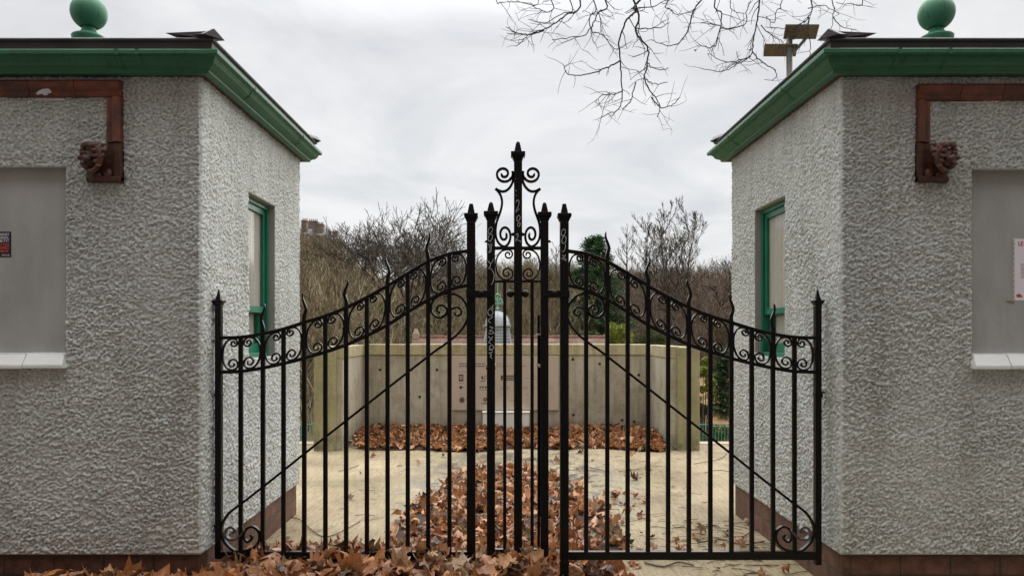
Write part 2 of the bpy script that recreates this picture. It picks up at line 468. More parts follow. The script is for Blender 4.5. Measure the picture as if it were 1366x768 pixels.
# ------------------------------------------------------------------ curves
def catmull(pts, k=6):
    P = [Vector(p) for p in pts]
    out = []
    Q = [P[0]*2-P[1]] + P + [P[-1]*2-P[-2]]
    for i in range(1, len(Q)-2):
        p0, p1, p2, p3 = Q[i-1], Q[i], Q[i+1], Q[i+2]
        for j in range(k):
            s = j/k
            out.append(.5*((2*p1)+(p2-p0)*s+(2*p0-5*p1+4*p2-p3)*s*s+(3*p1-p0-3*p2+p3)*s**3))
    out.append(P[-1]); return out

# ================================================================== KIOSKS
FY, BY = 4.5, 6.65        # front and rear wall planes
def grid_wall(u0, u1, v0, v1, step, seed, hole=None):
    """rough grid in (u,v), returns u,v,d arrays and faces; hole=(a,b,c,d) left open"""
    nu = int((u1-u0)/step)+1; nv = int((v1-v0)/step)+1
    us = np.linspace(u0, u1, nu); vs = np.linspace(v0, v1, nv)
    if hole:   # snap grid lines onto the opening
        for arr, e in ((us, hole[0]), (us, hole[1]), (vs, hole[2]), (vs, hole[3])):
            arr[np.argmin(abs(arr-e))] = e
    U, V = np.meshgrid(us, vs, indexing='ij')
    D = roughcast(U+50, V+50, seed)
    edge = np.minimum.reduce([U-u0, u1-U, V-v0, np.full_like(U, 9)])
    if hole:
        dx = np.maximum(np.maximum(hole[0]-U, U-hole[1]), 0); dz = np.maximum(np.maximum(hole[2]-V, V-hole[3]), 0)
        edge = np.minimum(edge, np.sqrt(dx*dx+dz*dz))
    D *= np.clip(edge/.004, 0, 1)
    idx = np.arange(nu*nv).reshape(nu, nv)
    a = idx[:-1,:-1]; b = idx[1:,:-1]; c = idx[1:,1:]; d = idx[:-1,1:]
    keep = np.ones(a.shape, bool)
    if hole:
        uc = (us[:-1]+us[1:])/2; vc = (vs[:-1]+vs[1:])/2
        UU, VV = np.meshgrid(uc, vc, indexing='ij')
        keep = ~((UU > hole[0]) & (UU < hole[1]) & (VV > hole[2]) & (VV < hole[3]))
    Fc = np.stack([a[keep], b[keep], c[keep], d[keep]], 1)
    return U.ravel(), V.ravel(), D.ravel(), Fc

def kiosk(name_label, s, xs, xc, half, board, win, drop, gargoyle_out, hood_z):
    """s=-1: building left of the gate (inner wall at its right), s=+1: right building"""
    root = empty('kiosk', (xc, FY, 0), name_label, 'building', 'twin roughcast kiosks flanking the gate')
    xo = xc + s*half                       # outer side
    ZT, ZB = 3.145, .272
    # ---- rendered wall : front, inner side, outer side, rear as one mesh
    bx0, bx1, bz0, bz1 = board
    wy0, wy1, wz0, wz1 = win
    Vs = []; Fs = []; off = 0
    def addp(V, Fc):
        nonlocal off
        Vs.append(V); Fs.append(Fc+off); off += len(V)
    xa, xb = min(xs, xo), max(xs, xo)
    U, V, D, Fc = grid_wall(xa, xb, ZB, ZT, .0058, 3 if s < 0 else 40, (bx0, bx1, bz0, bz1))
    addp(np.stack([U, FY-D, V], 1), Fc)
    U, V, D, Fc = grid_wall(FY, BY, ZB, ZT, .0070, 17 if s < 0 else 60, (wy0, wy1, wz0, wz1))
    addp(np.stack([xs - s*D, U, V], 1), Fc if s < 0 else Fc[:, ::-1])
    for (pa, pb) in (((xo, FY), (xo, BY)), ((xa, BY), (xb, BY))):
        addp(np.array([(pa[0], pa[1], ZB), (pb[0], pb[1], ZB), (pb[0], pb[1], ZT), (pa[0], pa[1], ZT)]), np.array([(0,1,2,3)]))
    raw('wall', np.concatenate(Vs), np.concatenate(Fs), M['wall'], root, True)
    # ---- plinth
    mb = MB(); i = .018
    mb.box(xa+i, xb-i, FY+i, BY-i, -.3, ZB+.004); mb.build('brick_plinth', M['brick'], root, bevel=.004)
    mb = MB(); mb.box(xa+.004, xb-.004, FY+.004, FY+.03, ZB-.014, ZB-.001); mb.build('render_stop', M['soffit'], root)
    # ---- front board, its reveals and the tiled sill
    mb = MB(); mb.box(bx0+.001, bx1-.001, FY+.045, FY+.07, bz0, bz1)
    wb = mb.build('window_board', M['board'], root); wb['label'] = 'grey painted boarding filling the window opening'
    for fx in (.035, .5, .965):
        for fz in (.06, .36, .66, .94):
            mb = MB(); mb.ball((bx0+(bx1-bx0)*fx+random.uniform(-.02,.02), FY+.0455, bz0+(bz1-bz0)*fz+random.uniform(-.03,.03)), .0055, 8, 6, sc=(1,.5,1)); mb.build('fixing', M['board'], root)
    mb = MB()
    for x in (bx0, bx1):
        mb.add([(x, FY-.003, bz0), (x, FY+.06, bz0), (x, FY+.06, bz1), (x, FY-.003, bz1)], [(0,1,2,3)])
    mb.add([(bx0, FY-.003, bz1), (bx1, FY-.003, bz1), (bx1, FY+.06, bz1), (bx0, FY+.06, bz1)], [(0,1,2,3)])
    mb.build('reveal', M['reveal'], root)
    mb = MB(); L = bx1-bx0+.03; n = 4; x = bx0-.015
    for k in range(n):
        a, b_ = x+k*L/n+.0015, x+(k+1)*L/n-.0015
        dz = random.uniform(-.002, .002)
        e0 = .022 if k == 0 else 0; e1 = .022 if k == n-1 else 0
        prof = [(FY+.05, bz0+.004+dz), (FY-.012, bz0-.004+dz), (FY-.058, bz0-.068+dz), (FY-.058, bz0-.090+dz), (FY+.05, bz0-.092+dz)]
        vs = []
        for xx, ee in ((a, e0), (b_, -e1)):
            for j, (yy, zz) in enumerate(prof):
                vs.append((xx + (ee if j == 1 else 0), yy, zz))
        mb.add(vs, [(0,1,6,5),(1,2,7,6),(2,3,8,7),(3,4,9,8),(4,3,2,1,0),(5,6,7,8,9)])
    mb.build('window_sill', M['sill'], root, bevel=.005)
    # ---- gutter and roof: mitred rings round the rectangle
    def ring(mb, prof, x0, x1, y0, y1, closed_top=None):
        vs = []; fs = []
        for a, z in prof:
            vs += [(x0-a, y0-a, z), (x1+a, y0-a, z), (x1+a, y1+a, z), (x0-a, y1+a, z)]
        for i in range(len(prof)-1):
            for k in range(4):
                p = i*4+k; q = i*4+(k+1) % 4
                fs.append((p, q, q+4, p+4))
        if closed_top:
            vs.append(closed_top); tp = len(vs)-1; l = (len(prof)-1)*4
            for k in range(4): fs.append((l+k, l+(k+1) % 4, tp))
        mb.add(vs, fs)
    mb = MB(); ring(mb, [(-.05,3.132),(.060,3.132)], xa, xb, FY, BY); mb.build('soffit', M['soffit'], root)
    o = .165 if s < 0 else .18
    mb = MB()
    ring(mb, [(.045,3.128),(.075,3.13),(.083,3.137),(.084,3.148),(.095,3.156),(.112,3.163),(.128,3.178),(.138,3.198),(.142,3.208),(o-.006,3.211),(o,3.216),(o,3.238),(o-.006,3.243),(o-.03,3.243),(o-.035,3.20),(.05,3.20)], xa, xb, FY, BY)
    g = mb.build('gutter', M['green'], root, bevel=.0015)
    # lapped gutter joints
    for xx in ([xa+.35, xb-.42, xb-.30] if s < 0 else [xa+.26, xa+.55]):
        prof = [(.089,3.150),(.100,3.153),(.117,3.160),(.132,3.176),(.1425,3.198),(.146,3.2075),(o+.003,3.209),(o+.004,3.240)]
        vs = []
        w = .011
        for a, z in prof: vs += [(xx-w, FY-a, z), (xx+w, FY-a, z)]
        fs = [(2*i, 2*i+1, 2*i+3, 2*i+2) for i in range(len(prof)-1)]
        mb = MB(); mb.add(vs, fs); mb.build('gutter_joint', M['green'], root)
    for yy in (5.0, 6.2):
        vs = []
        for a, z in prof: vs += [(xs-s*a, yy-w, z), (xs-s*a, yy+w, z)]
        mb = MB(); mb.add(vs, fs); mb.build('gutter_joint', M['green'], root)
    mb = MB(); apx = (xc, 5.6, 3.70)
    ring(mb, [(.085,3.20),(.092,3.246),(.108,3.252),(.114,3.298),(.128,3.303),(.132,3.315),(.124,3.322),(.05,3.338)], xa, xb, FY, BY, apx)
    mb.build('roof', M['lead'], root, bevel=.003)
    for (cx_, cy_) in ((xs, FY), (xs, BY), (xo, FY)):
        sx = 1 if cx_ == xb else -1; sy = -1 if cy_ == FY else 1
        mb = MB()
        c0 = Vector((cx_+sx*.135, cy_+sy*.135, 3.325)); d = (Vector(apx)-c0); d.normalize()
        side = d.cross(Vector((0,0,1))).normalized()
        q = [c0 - side*.07 + Vector((0,0,-.006)), c0 + side*.07 + Vector((0,0,-.006)), c0+Vector((0,0,.048))]
        e = c0 + d*.34
        q2 = [e - side*.075 + Vector((0,0,.004)), e + side*.075 + Vector((0,0,.004)), e + Vector((0,0,.02))]
        p0 = c0 + Vector((0,0,.012)) - d*.02
        mb.add(q+q2, [(0,2,1),(3,4,5),(0,3,5,2),(2,5,4,1),(0,1,4,3)])
        mb.build('hip_cap', M['lead'], root, bevel=.004)
        if cx_ == xs and cy_ == FY:   # lifted flap of lead beside the front cap
            mb = MB(); f = c0 + Vector((-sx*.03, .01, .002))
            mb.add([f+Vector((0,0,-.01)), f+Vector((-sx*.24,.03,.020)), f+Vector((-sx*.16,.14,.010)), f+Vector((-sx*.02,.12,.0)),
                    f+Vector((sx*.01,0,.034)), f+Vector((-sx*.27,.02,.030)), f+Vector((-sx*.17,.15,.050)), f+Vector((-sx*.02,.12,.050))],
                   [(3,2,1,0),(4,5,6,7),(0,1,5,4),(1,2,6,5),(2,3,7,6),(3,0,4,7)])
            mb.build('lead_flap', M['lead'], root)
    # ---- ball finial
    zc = 3.99 if s < 0 else 3.985
    prof = [(.115,3.62),(.115,3.795),(.118,3.803),(.112,3.812),(.092,3.818),(.080,3.826),(.060,3.84),(.050,3.86),(.047,3.878),(.052,3.886),(.054,3.89)]
    for k in range(18):
        a = -math.pi/2 + .42 + (math.pi-.45)*k/17
        prof.append((.127*math.cos(a), zc+.127*math.sin(a)))
    prof += [(.012, zc+.128), (.012, zc+.142), (.003, zc+.145)]
    mb = MB(); mb.lathe(xc + (0 if s < 0 else .0), 5.6, prof, 40)
    mb.build('ball_finial', M['ball'], root, smooth=True)
    # ---- terracotta hood mould
    ht, hb = hood_z
    dw0, dw1 = drop              # distances of the two edges of the drop from xc
    mb = MB()
    def mould(mb, pts_in, vert):
        pass
    H = ht-hb
    L = dw1
    nseg = 6
    for k in range(nseg):         # horizontal run: stacked fillets, jointed every 0.26 m
        a, b_ = xc-L+2*L*k/nseg+.0012, xc-L+2*L*(k+1)/nseg-.0012
        vs = []; pr = [(FY+.01, hb), (FY-.028, hb+.004), (FY-.034, hb+.02), (FY-.030, hb+.034), (FY-.052, hb+.055), (FY-.056, ht-.014), (FY-.045, ht-.002), (FY+.01, ht)]
        n_ = len(pr)
        for xx in (a, b_): vs += [(xx, yy, zz) for yy, zz in pr]
        fs = [(i, i+1, n_+i+1, n_+i) for i in range(n_-1)] + [tuple(range(n_-1,-1,-1)), tuple(range(n_, 2*n_))]
        mb.add(vs, fs)
    for sd in (-1, 1):
        pr = [(dw1, FY+.01), (dw1, FY-.045), (dw1-.012, FY-.056), (dw0+.05, FY-.052), (dw0+.034, FY-.030), (dw0+.018, FY-.034), (dw0+.003, FY-.028), (dw0, FY+.01)]
        vs = []; n_ = len(pr)
        for zz in (hb-.001, 2.735): vs += [(xc+sd*p, yy, zz) for p, yy in pr]
        fs = [(i, i+1, n_+i+1, n_+i) for i in range(n_-1)] + [tuple(range(n_-1,-1,-1)), tuple(range(n_, 2*n_))]
        mb.add(vs, fs)
    mb.build('hood_mould', M['terra'], root, bevel=.003)
    # bright unpainted scraps along the lower edge of the left mould
    mb = MB()
    if s < 0:
        mb.box(xc+.30, xc+.47, FY-.016, FY+.002, hb-.016, hb-.001); 
        for dx, dz, r_ in ((0,0,.020),(.018,.006,.016),(-.02,-.004,.015),(-.036,-.012,.010),(.03,-.002,.012),(.008,-.012,.014)): mb.ball((xc+.37+dx, FY-.046, hb+.028+dz), r_, sc=(1.2,.3,.8))
    else:
        mb.box(xc-.55, xc-.30, FY-.012, FY+.002, hb-.01, hb-.001)
    mb.build('mortar_scrap', M['swhite'], root)
    # ---- carved stop
    for sd in ((-s,) if True else ()):
        xd = xc + sd*(dw0+dw1)/2
        q = -sd*1.0          # direction the face looks (towards the window)
        mb = MB()
        x_in = xc+sd*(dw0-.117 if s < 0 else dw0-.107); x_out = xc+sd*(dw1+.002)
        mb.box(x_in+ (0), x_out, FY-.026, FY+.02, 2.497, 2.733)
        mb.box(xc+sd*(dw0+.055), x_out, FY-.046, FY+.02, 2.499, 2.731)
        mb.box(x_in+q*-.012, x_out, FY-.055, FY+.02, 2.4985, 2.530)
        bk = mb.build('stop_block', M['terrad'], root, bevel=.006)
        mb = MB()
        hx, hz = xc+sd*(dw0-.048), 2.633; hy = FY-.075
        def bl(dx, dy, dz, r, sc=(1,1,1)): mb.ball((hx+q*dx, hy+dy, hz+dz), r, 20, 14, sc=sc)
        bl(.012,.022,0,.058,(1,.95,1.12))                 # skull
        bl(.040,0,.020,.030,(1.25,1,.55)); bl(.070,0,.0,.019,(1.5,1,.9))    # brow, nose
        bl(.048,0,-.026,.024,(1.2,1,.6)); bl(.040,.0,-.052,.024,(1.1,1,.75))    # lip, chin
        bl(.060,.0,.045,.018,(1.2,1,.8))
        bl(.018,-.035,-.012,.022,(1.3,.9,.8))
        # hood / swirl of hair framing the face
        pts = [(hx+q*.062, hy-.004, hz+.066), (hx+q*.020, hy-.028, hz+.074), (hx-q*.028, hy-.036, hz+.058), (hx-q*.054, hy-.034, hz+.012), (hx-q*.050, hy-.028, hz-.040), (hx-q*.020, hy-.02, hz-.074), (hx+q*.018, hy-.01, hz-.084)]
        mb.tube(catmull(pts, 5), .0165, 10)
        bl(.046,-.030,.022,.013,(1.6,.9,.7)); bl(.030,-.040,-.004,.017,(1.1,.8,.9)); bl(.052,-.022,-.040,.015,(1.3,.9,.6))
        for k_ in range(5):
            bl(-.020-.006*k_, -.050+.004*k_, .062-.030*k_, .016, (1.2,.8,.75))
        # leaf lobes behind the head
        for dx, dz, an in ((-.055,.075,.2), (-.085,.058,.7), (-.075,.030,1.2)):
            mb.tube([(hx+q*(dx+.03), hy+.01, hz+dz-.05), (hx+q*(dx+.01), hy-.022, hz+dz-.015), (hx+q*dx, hy-.012, hz+dz+.012)], [.016,.019,.006], 8)
        mb.ball((hx-q*.066, FY-.030, 2.545), .032, 16, 10, sc=(.9,.8,1.1))
        mb.ball((hx+q*.01, FY-.035, 2.537), .030, 16, 10, sc=(1.3,.8,.8))
        h = mb.build('carved_head', M['terrah'], root, smooth=True)
        rm = h.modifiers.new('Remesh', 'REMESH'); rm.mode = 'VOXEL'; rm.voxel_size = .0034; rm.use_smooth_shade = True
        sm = h.modifiers.new('Smooth', 'SMOOTH'); sm.iterations = 2
    # ---- sash window in the inner side wall
    w = empty('sash_window', (xs+s*.05, (wy0+wy1)/2, wz0), None, None)
    w.parent = root; w.location = Vector((xs+s*.05, (wy0+wy1)/2, wz0)) - root.location
    class _P: pass
    wp = root
    mb = MB()
    xr = xs + s*.16
    for y in (wy0, wy1): mb.add([(xs-s*.003,y,wz0),(xr,y,wz0),(xr,y,wz1),(xs-s*.003,y,wz1)], [(0,1,2,3)])
    for z in (wz0, wz1): mb.add([(xs-s*.003,wy0,z),(xs-s*.003,wy1,z),(xr,wy1,z),(xr,wy0,z)], [(0,1,2,3)])
    mb.build('window_reveal', M['reveal'], root)
    wroot = w; wroot_loc = Vector((xs+s*.05, (wy0+wy1)/2, wz0))
    def sub(mb, name, mat, bev=.003, smooth=False):
        o = mb.build(name, mat, None, smooth, bev)
        o.parent = wroot; o.location = -wroot_loc
        return o
    def rect(mb, xf, xbk, y0, y1, z0, z1, tw, th, tb=None):
        tb = th if tb is None else tb
        mb.box(xf, xbk, y0, y0+tw, z0, z1); mb.box(xf, xbk, y1-tw, y1, z0, z1)
        mb.box(xf+s*.0005, xbk, y0+tw, y1-tw, z1-th, z1); mb.box(xf+s*.0005, xbk, y0+tw, y1-tw, z0, z0+tb)
    zm = 1.775 if s < 0 else 1.765
    mb = MB(); rect(mb, xs+s*.045, xs+s*.15, wy0+.001, wy1-.001, wz0+.001, wz1-.001, .035, .035, .03); sub(mb, 'frame', M['wgreen'])
    mb = MB(); rect(mb, xs+s*.062, xs+s*.095, wy0+.036, wy1-.036, zm-.02, wz1-.036, .04, .045, .05); sub(mb, 'upper_sash', M['wgreen'])
    mb = MB(); rect(mb, xs+s*.100, xs+s*.130, wy0+.036, wy1-.036, wz0+.031, zm+.01, .045, .04, .07); sub(mb, 'lower_sash', M['wgreen'])
    mb = MB(); x = xs+s*.078; mb.add([(x,wy0+.07,zm+.025),(x,wy1-.07,zm+.025),(x,wy1-.07,wz1-.075),(x,wy0+.07,wz1-.075)], [(0,1,2,3) if s < 0 else (3,2,1,0)]); sub(mb, 'upper_pane', M['glass'], 0)
    mb = MB(); x = xs+s*.114; mb.add([(x,wy0+.075,wz0+.095),(x,wy1-.075,wz0+.095),(x,wy1-.075,zm-.025),(x,wy0+.075,zm-.025)], [(0,1,2,3) if s < 0 else (3,2,1,0)]); sub(mb, 'lower_pane', M['glass'], 0)
    # pale blind with soft pleats
    vs = []; fs = []; n_ = 40
    for k in range(n_+1):
        y = wy0+.05+(wy1-wy0-.10)*k/n_; x = xs+s*(.090+.005*math.sin(k*1.1)*(.5+.5*math.sin(k*.37)))
        vs += [(x, y, zm+.012), (x, y, wz1-.04)]
    for k in range(n_): fs.append((2*k, 2*k+2, 2*k+3, 2*k+1))
    mb = MB(); mb.add(vs, fs); sub(mb, 'blind', M['curtain'], 0, True)
    mb = MB(); mb.box(xs+s*.135, xs+s*.139, wy0+.04, wy1-.04, wz0+.03, zm); sub(mb, 'lower_blind', M['curtain'], 0)
    mb = MB(); mb.box(xs+s*.19, xs+s*.21, wy0, wy1, wz0, wz1); sub(mb, 'back_board', M['soffit'], 0)
    return root

KL = kiosk('roughcast kiosk left of the gate with dark sticker on its boarded window', -1, -1.83, -3.11, 1.28,
           (-3.583, -2.637, 1.478, 2.59), (5.335, 5.94, 1.42, 2.60), (.727, .823), None, (3.105, 3.005))
KR = kiosk('roughcast kiosk right of the gate with paper notice on its boarded window', 1, 2.016, 3.22, 1.204,
           (2.80, 3.64, 1.474, 2.577), (5.39, 6.04, 1.42, 2.585), (.680, .762), None, (3.083, 2.985))

# ------------------------------------------------------------------ sticker and notice
def text_obj(s, size, loc, mat, parent, align='LEFT', sx=1.0, name='lettering'):
    cu = bpy.data.curves.new(name, 'FONT'); cu.body = s; cu.size = size; cu.align_x = align; cu.extrude = .0004
    cu.offset = size*.02
    tmp = bpy.data.objects.new('tmp', cu); col.objects.link(tmp)
    dg = bpy.context.evaluated_depsgraph_get()
    me = bpy.data.meshes.new_from_object(tmp.evaluated_get(dg))
    bpy.data.objects.remove(tmp)
    me.materials.clear(); me.materials.append(mat)
    o = bpy.data.objects.new(name, me); col.objects.link(o)
    o.rotation_euler = (R(90), 0, 0); o.scale = (sx, 1, 1)
    o.parent = parent; o.location = Vector(loc) - parent.location
    return o

yb = FY+.045
rt = at(15, 326, yb)
st = empty('sticker', (rt.x-.065, yb, rt.z-.077), 'dark purple sticker with white and red lettering on grey board', 'sticker')
mb = MB(); mb.box(rt.x-.13, rt.x, yb-.0015, yb-.0002, rt.z-.0775, rt.z+.0775); mb.build('backing', M['sticker'], st)
for k, (tx, mt) in enumerate((('AGAINST', 'swhite'), ('ANIMAL', 'swhite'), ('CRUELTY?', 'swhite'), ('JOIN THE', 'sred'), ('UNIFIED', 'sred'), ('MOVEMENT', 'sred'))):
    text_obj(tx, .0215, (rt.x-.010-(.002*(k % 3)), yb-.0022, rt.z+.053-.0195*k-(.004 if k > 2 else 0)), M[mt], st, 'RIGHT', 1.0)
text_obj('S.CO.UK', .0125, (rt.x-.008, yb-.0022, rt.z-.069), M['swhite'], st, 'RIGHT', 1.0)

p0 = at(1351, 317.5, yb); p1 = at(1351, 401.5, yb)
nr = empty('paper_notice', (p0.x+.13, yb, p1.z), 'white paper notice in punched plastic pocket taped on grey board', 'notice')
mb = MB(); mb.box(p0.x+.011, p0.x+.27, yb-.0022, yb-.0008, p1.z+.004, p0.z-.004); mb.build('sheet', M['paper'], nr)
mb = MB(); mb.box(p0.x-.002, p0.x+.0105, yb-.003, yb-.0006, p1.z-.002, p0.z+.004); mb.build('pocket_edge', M['pocket'], nr)
for k in range(11):
    mb = MB(); z = p0.z-.03-k*(p0.z-p1.z-.05)/10+random.uniform(-.006,.006)
    mb.box(p0.x+.001, p0.x+.0055, yb-.0036, yb-.003, z-.0035, z+.0035); mb.build('punch_hole', M['ink'], nr)
text_obj('LE', .036, (p0.x+.030, yb-.003, p0.z-.046), M['sred'], nr, 'LEFT', .9)
mb = MB()
for k in range(7): mb.box(p0.x+.045+.004*(k % 2), p0.x+.075, yb-.003, yb-.0024, p0.z-.16-.013*k-.002, p0.z-.16-.013*k+.002)
mb.build('print_lines', M['inkfaint'], nr)
mb = MB(); mb.ball((p0.x+.035, yb-.002, p1.z+.033), .017, sc=(1,.06,.7)); mb.ball((p0.x+.05, yb-.002, p1.z+.028), .01, sc=(1,.06,.7)); mb.build('red_emblem', M['sred'], nr)
mb = MB()
for k in range(9): mb.ball((p0.x-.032+.005*k, yb-.003, p1.z-.001+random.uniform(-.006,.008)), random.uniform(.006,.01), 8, 6, sc=(1,.5,.8))
mb.build('glue_blob', M['cope'], nr)

# ================================================================== GATES
GY = 4.68
def g(px, py): return ((px-CX)/F*GY, EYE+(HY-py)/F*GY)
PX = GY/F
TOP = [(294,450.5),(322,449.5),(353,445),(379,438.5),(408,429.5),(437,420.5),(463,410),(490,396.5),(517,381.5),(543,365.5),(571,349.5),(599,339),(623,335)]
BOT = [(294,496),(322,495),(351,490.5),(379,484.5),(405,478),(434,469.5),(463,459.5),(490,447.5),(517,433.5),(543,417),(571,400.5),(599,387),(623,381)]
def interp(tab, x):
    if x <= tab[0][0]: return tab[0][1]
    for (a, b), (c, d) in zip(tab, tab[1:]):
        if x <= c: return b + (d-b)*(x-a)/(c-a)
    return tab[-1][1]
BARS = [321.5,350.5,378.5,406,434,462,489.7,517,544,571.3,599.5]
TIPS = {350.5:405, 406:391, 462:373, 517:343, 571.3:309}

def cscroll(u0, u1, topf, botf, back_left=True, var=0):
    """C-scroll in px between u0 and u1; returns px points"""
    w = abs(u1-u0)
    h = (botf((u0+u1)/2) - topf((u0+u1)/2))-4
    rt = .27*w*(1+random.uniform(-.08,.08)); rb = .36*w*(1+random.uniform(-.08,.08))
    ct = (w*.70, h-rt); cb = (w*.63, rb)
    pts = []
    T = 1.35*2*math.pi; n = 26
    for i in range(n+1):                       # lower spiral, from the centre outwards
        q = i/n; a = -math.pi/2 + (1-q)*T
        r = rb*(.16+.84*q**.85)
        pts.append((cb[0]+r*math.cos(a)*1.0, cb[1]+r*math.sin(a)))
    for i in range(1, 18):                     # back
        tt = math.pi*i/18; k = i/18
        cu = cb[0]*(1-k)+ct[0]*k
        pts.append((cu*(1-math.sin(tt)**.8), h/2*(1-math.cos(tt))))
    for i in range(n+1):                       # upper spiral inwards
        q = i/n; a = math.pi/2 - q*T
        r = rt*(.16+.84*(1-q)**.85)
        pts.append((ct[0]+r*math.cos(a), ct[1]+r*math.sin(a)))
    out = []
    for u, v in pts:
        x = (u0+u) if back_left else (u1-u)
        tz, bz = topf(x)+2, botf(x)-2
        mid = topf((u0+u1)/2)+2
        # shear with the rails but keep the size of the curls
        sh = (topf(x)-topf((u0+u1)/2))*.85
        y = botf((u0+u1)/2)-2 - v + sh
        y = max(min(y, botf(x)-1.5), topf(x)+1.5)
        out.append((x, y))
    return out

def gate_leaf(mirror, label):
    mx = (lambda x: 1381.2-x) if mirror else (lambda x: x)
    def G(pts): return [g(mx(x), y) for x, y in pts]
    hx = g(mx(292 if not mirror else 290.7), 700)[0]; lx = g(mx(628.6), 700)[0]
    root = empty('gate_leaf', (hx, GY, .06), label, 'gate', 'wrought iron gate leaves')
    I = M['iron']
    def P(mb, name, mat=I, bev=.0015, smooth=False, par=root):
        return mb.build(name, mat, par, smooth, bev)
    # hinge post
    mb = MB(); zb = EYE+(HY-(752 if mirror else 744))*PX; zc = EYE+(HY-403)*PX
    mb.box(hx-.019, hx+.019, GY-.019, GY+.019, zb, zc-.02); mb.frustum(hx, GY, zc-.02, zc, .019, .019, .030, .030); mb.frustum(hx, GY, zc, zc+.012, .032, .032, .032, .032)
    mb.frustum(hx, GY, zc+.012, zc+.02, .020, .020, .016, .016); mb.frustum(hx, GY, zc+.02, EYE+(HY-386)*PX, .016, .016, .003, .003)
    P(mb, 'hinge_post')
    # lock post
    mb = MB(); zt = EYE+(HY-290)*PX; zb = EYE+(HY-(766 if mirror else 748))*PX
    mb.box(lx-.027, lx+.027, GY-.027, GY+.027, zb, zt-.03)
    mb.frustum(lx, GY, zt-.03, zt, .027, .027, .040, .040); mb.frustum(lx, GY, zt, zt+.022, .043, .043, .043, .043)
    mb.frustum(lx, GY, zt+.022, zt+.085, .024, .024, .011, .011)
    if mirror: mb.frustum(lx, GY, zb-.06, zb, .018, .018, .022, .022); mb.box(lx-.030, lx+.030, GY-.030, GY+.030, .16, .185)
    P(mb, 'lock_post', bev=.003)
    # bottom rail
    mb = MB(); zr0 = EYE+(HY-(745.5 if mirror else 744))*PX; zr1 = EYE+(HY-734.5)*PX
    a, b_ = sorted((hx, lx)); mb.box(a+.01, b_-.01, GY-.018, GY+.018, zr0, zr1); P(mb, 'bottom_rail', bev=.003)
    # curved rails
    for nm, tab in (('upper_curved_rail', TOP), ('lower_curved_rail', BOT)):
        mb = MB(); mb.strip(G([tuple(p) for p in catmull([(x, y, 0) for x, y in tab], 4)] if False else [(p.x, p.y) for p in catmull([(x, y, 0) for x, y in tab], 4)]), GY, .021, .038)
        P(mb, nm, bev=.002)
    # pickets
    for x in BARS:
        x = x + random.uniform(-.4, .4)
        xx = g(mx(x), 0)[0]
        y0 = interp(TOP, x)
        dw = .0130
        mb = MB(); lean = random.uniform(-.002, .002)
        mb.frustum(xx, GY, zr1-.01, g(0, y0)[1], dw, .011, dw, .011)
        bar = P(mb, 'picket')
        near = [k for k in TIPS if abs(k-x) < 1]
        if near:
            tip = TIPS[near[0]]; base = y0-1; H = base-tip
            ph = random.uniform(-.3, .3); sg = random.choice((1, 1, -1)); sw = -sg if mirror else sg
            pts = []; tp = []
            for i in range(19):
                q = i/18
                off = sw*(2.3*math.sin(q*6.6+ph-1.2)*min(1, q*2.2))
                pts.append((xx + off*PX, g(0, base-H*q)[1]))
                tp.append((.0265*(1+.18*math.sin(q*3.0))*(1-q)**.75 + .006) if q > .45 else .0265*(1+.12*math.sin(q*6)))
            for i in range(len(tp)):
                q = i/18
                tp[i] = (.026 - .016*q) if q < .3 else (.0165*(1-(q-.3)/.7)**.6+.0045)
            mb = MB(); mb.strip(pts, GY, .02, .018, taper=tp)
            fl = mb.build('flame_finial', I, None, False, .002)
            fl.parent = bar; fl.matrix_parent_inverse.identity()
            fl.location = -(bar.location + root.location) if False else Vector((0,0,0)) - root.location - bar.location
    # C-scrolls
    xs_ = [296.5] + BARS + [622.5]
    topf = lambda x: interp(TOP, x); botf = lambda x: interp(BOT, x)
    for k in range(12):
        a, b_ = xs_[k]+3.0, xs_[k+1]-3.0
        if k == 0: a = xs_[0]+.5
        if k == 11: b_ = xs_[12]-.5
        pts = cscroll(a, b_, topf, botf, back_left=(k % 2 == 0))
        mb = MB(); mb.strip(G(pts), GY, .0105, .016)
        P(mb, 'scroll', bev=0)
    # diagonal brace with its scrolls (traced from the ironwork)
    def z1(p): return (480+p[0]/4.268, 300+p[1]/4.268)
    def z2(p): return (270+p[0]/3.692, 560+p[1]/3.692)
    A = [z1(p) for p in ((460,500),(441,488),(447,463),(475,458),(497,482),(488,512),(460,528),(430,520),(406,485),(418,432),(465,398),(520,392),(575,412),(612,470),(610,545),(560,618),(470,690),(380,755))]
    B = [z2(p) for p in ((700,10),(560,120),(400,248),(290,335),(200,405),(130,460),(97,525),(108,590),(160,640),(215,640),(262,620),(284,580),(275,540),(245,522),(215,540),(207,575),(225,597),(247,580),(240,560))]
    mb = MB(); mb.strip(G([(p.x, p.y) for p in catmull([(x, y, 0) for x, y in A+B[1:]], 6)]), GY-.004, .0145, .028)
    P(mb, 'brace_scroll', bev=.0015)
    C_ = [z1(p) for p in ((540,498),(550,515),(572,512),(580,492),(565,472),(540,472),(515,487),(490,512),(465,524))]
    D_ = [z2(p) for p in ((150,552),(165,542),(150,525),(125,532),(115,558),(130,582),(160,585),(185,568),(212,540))]
    mb = MB(); mb.strip(G([(p.x, p.y) for p in catmull([(x, y, 0) for x, y in C_], 6)]), GY-.004, .0135, .028); P(mb, 'small_curl', bev=.0015)
    mb = MB(); mb.strip(G([(p.x, p.y) for p in catmull([(x, y, 0) for x, y in D_], 6)]), GY-.004, .0135, .034); P(mb, 'small_curl', M['ironworn'], bev=.0015)
    # hinge pins let into the kiosk wall
    wx = -1.83 if not mirror else 2.016
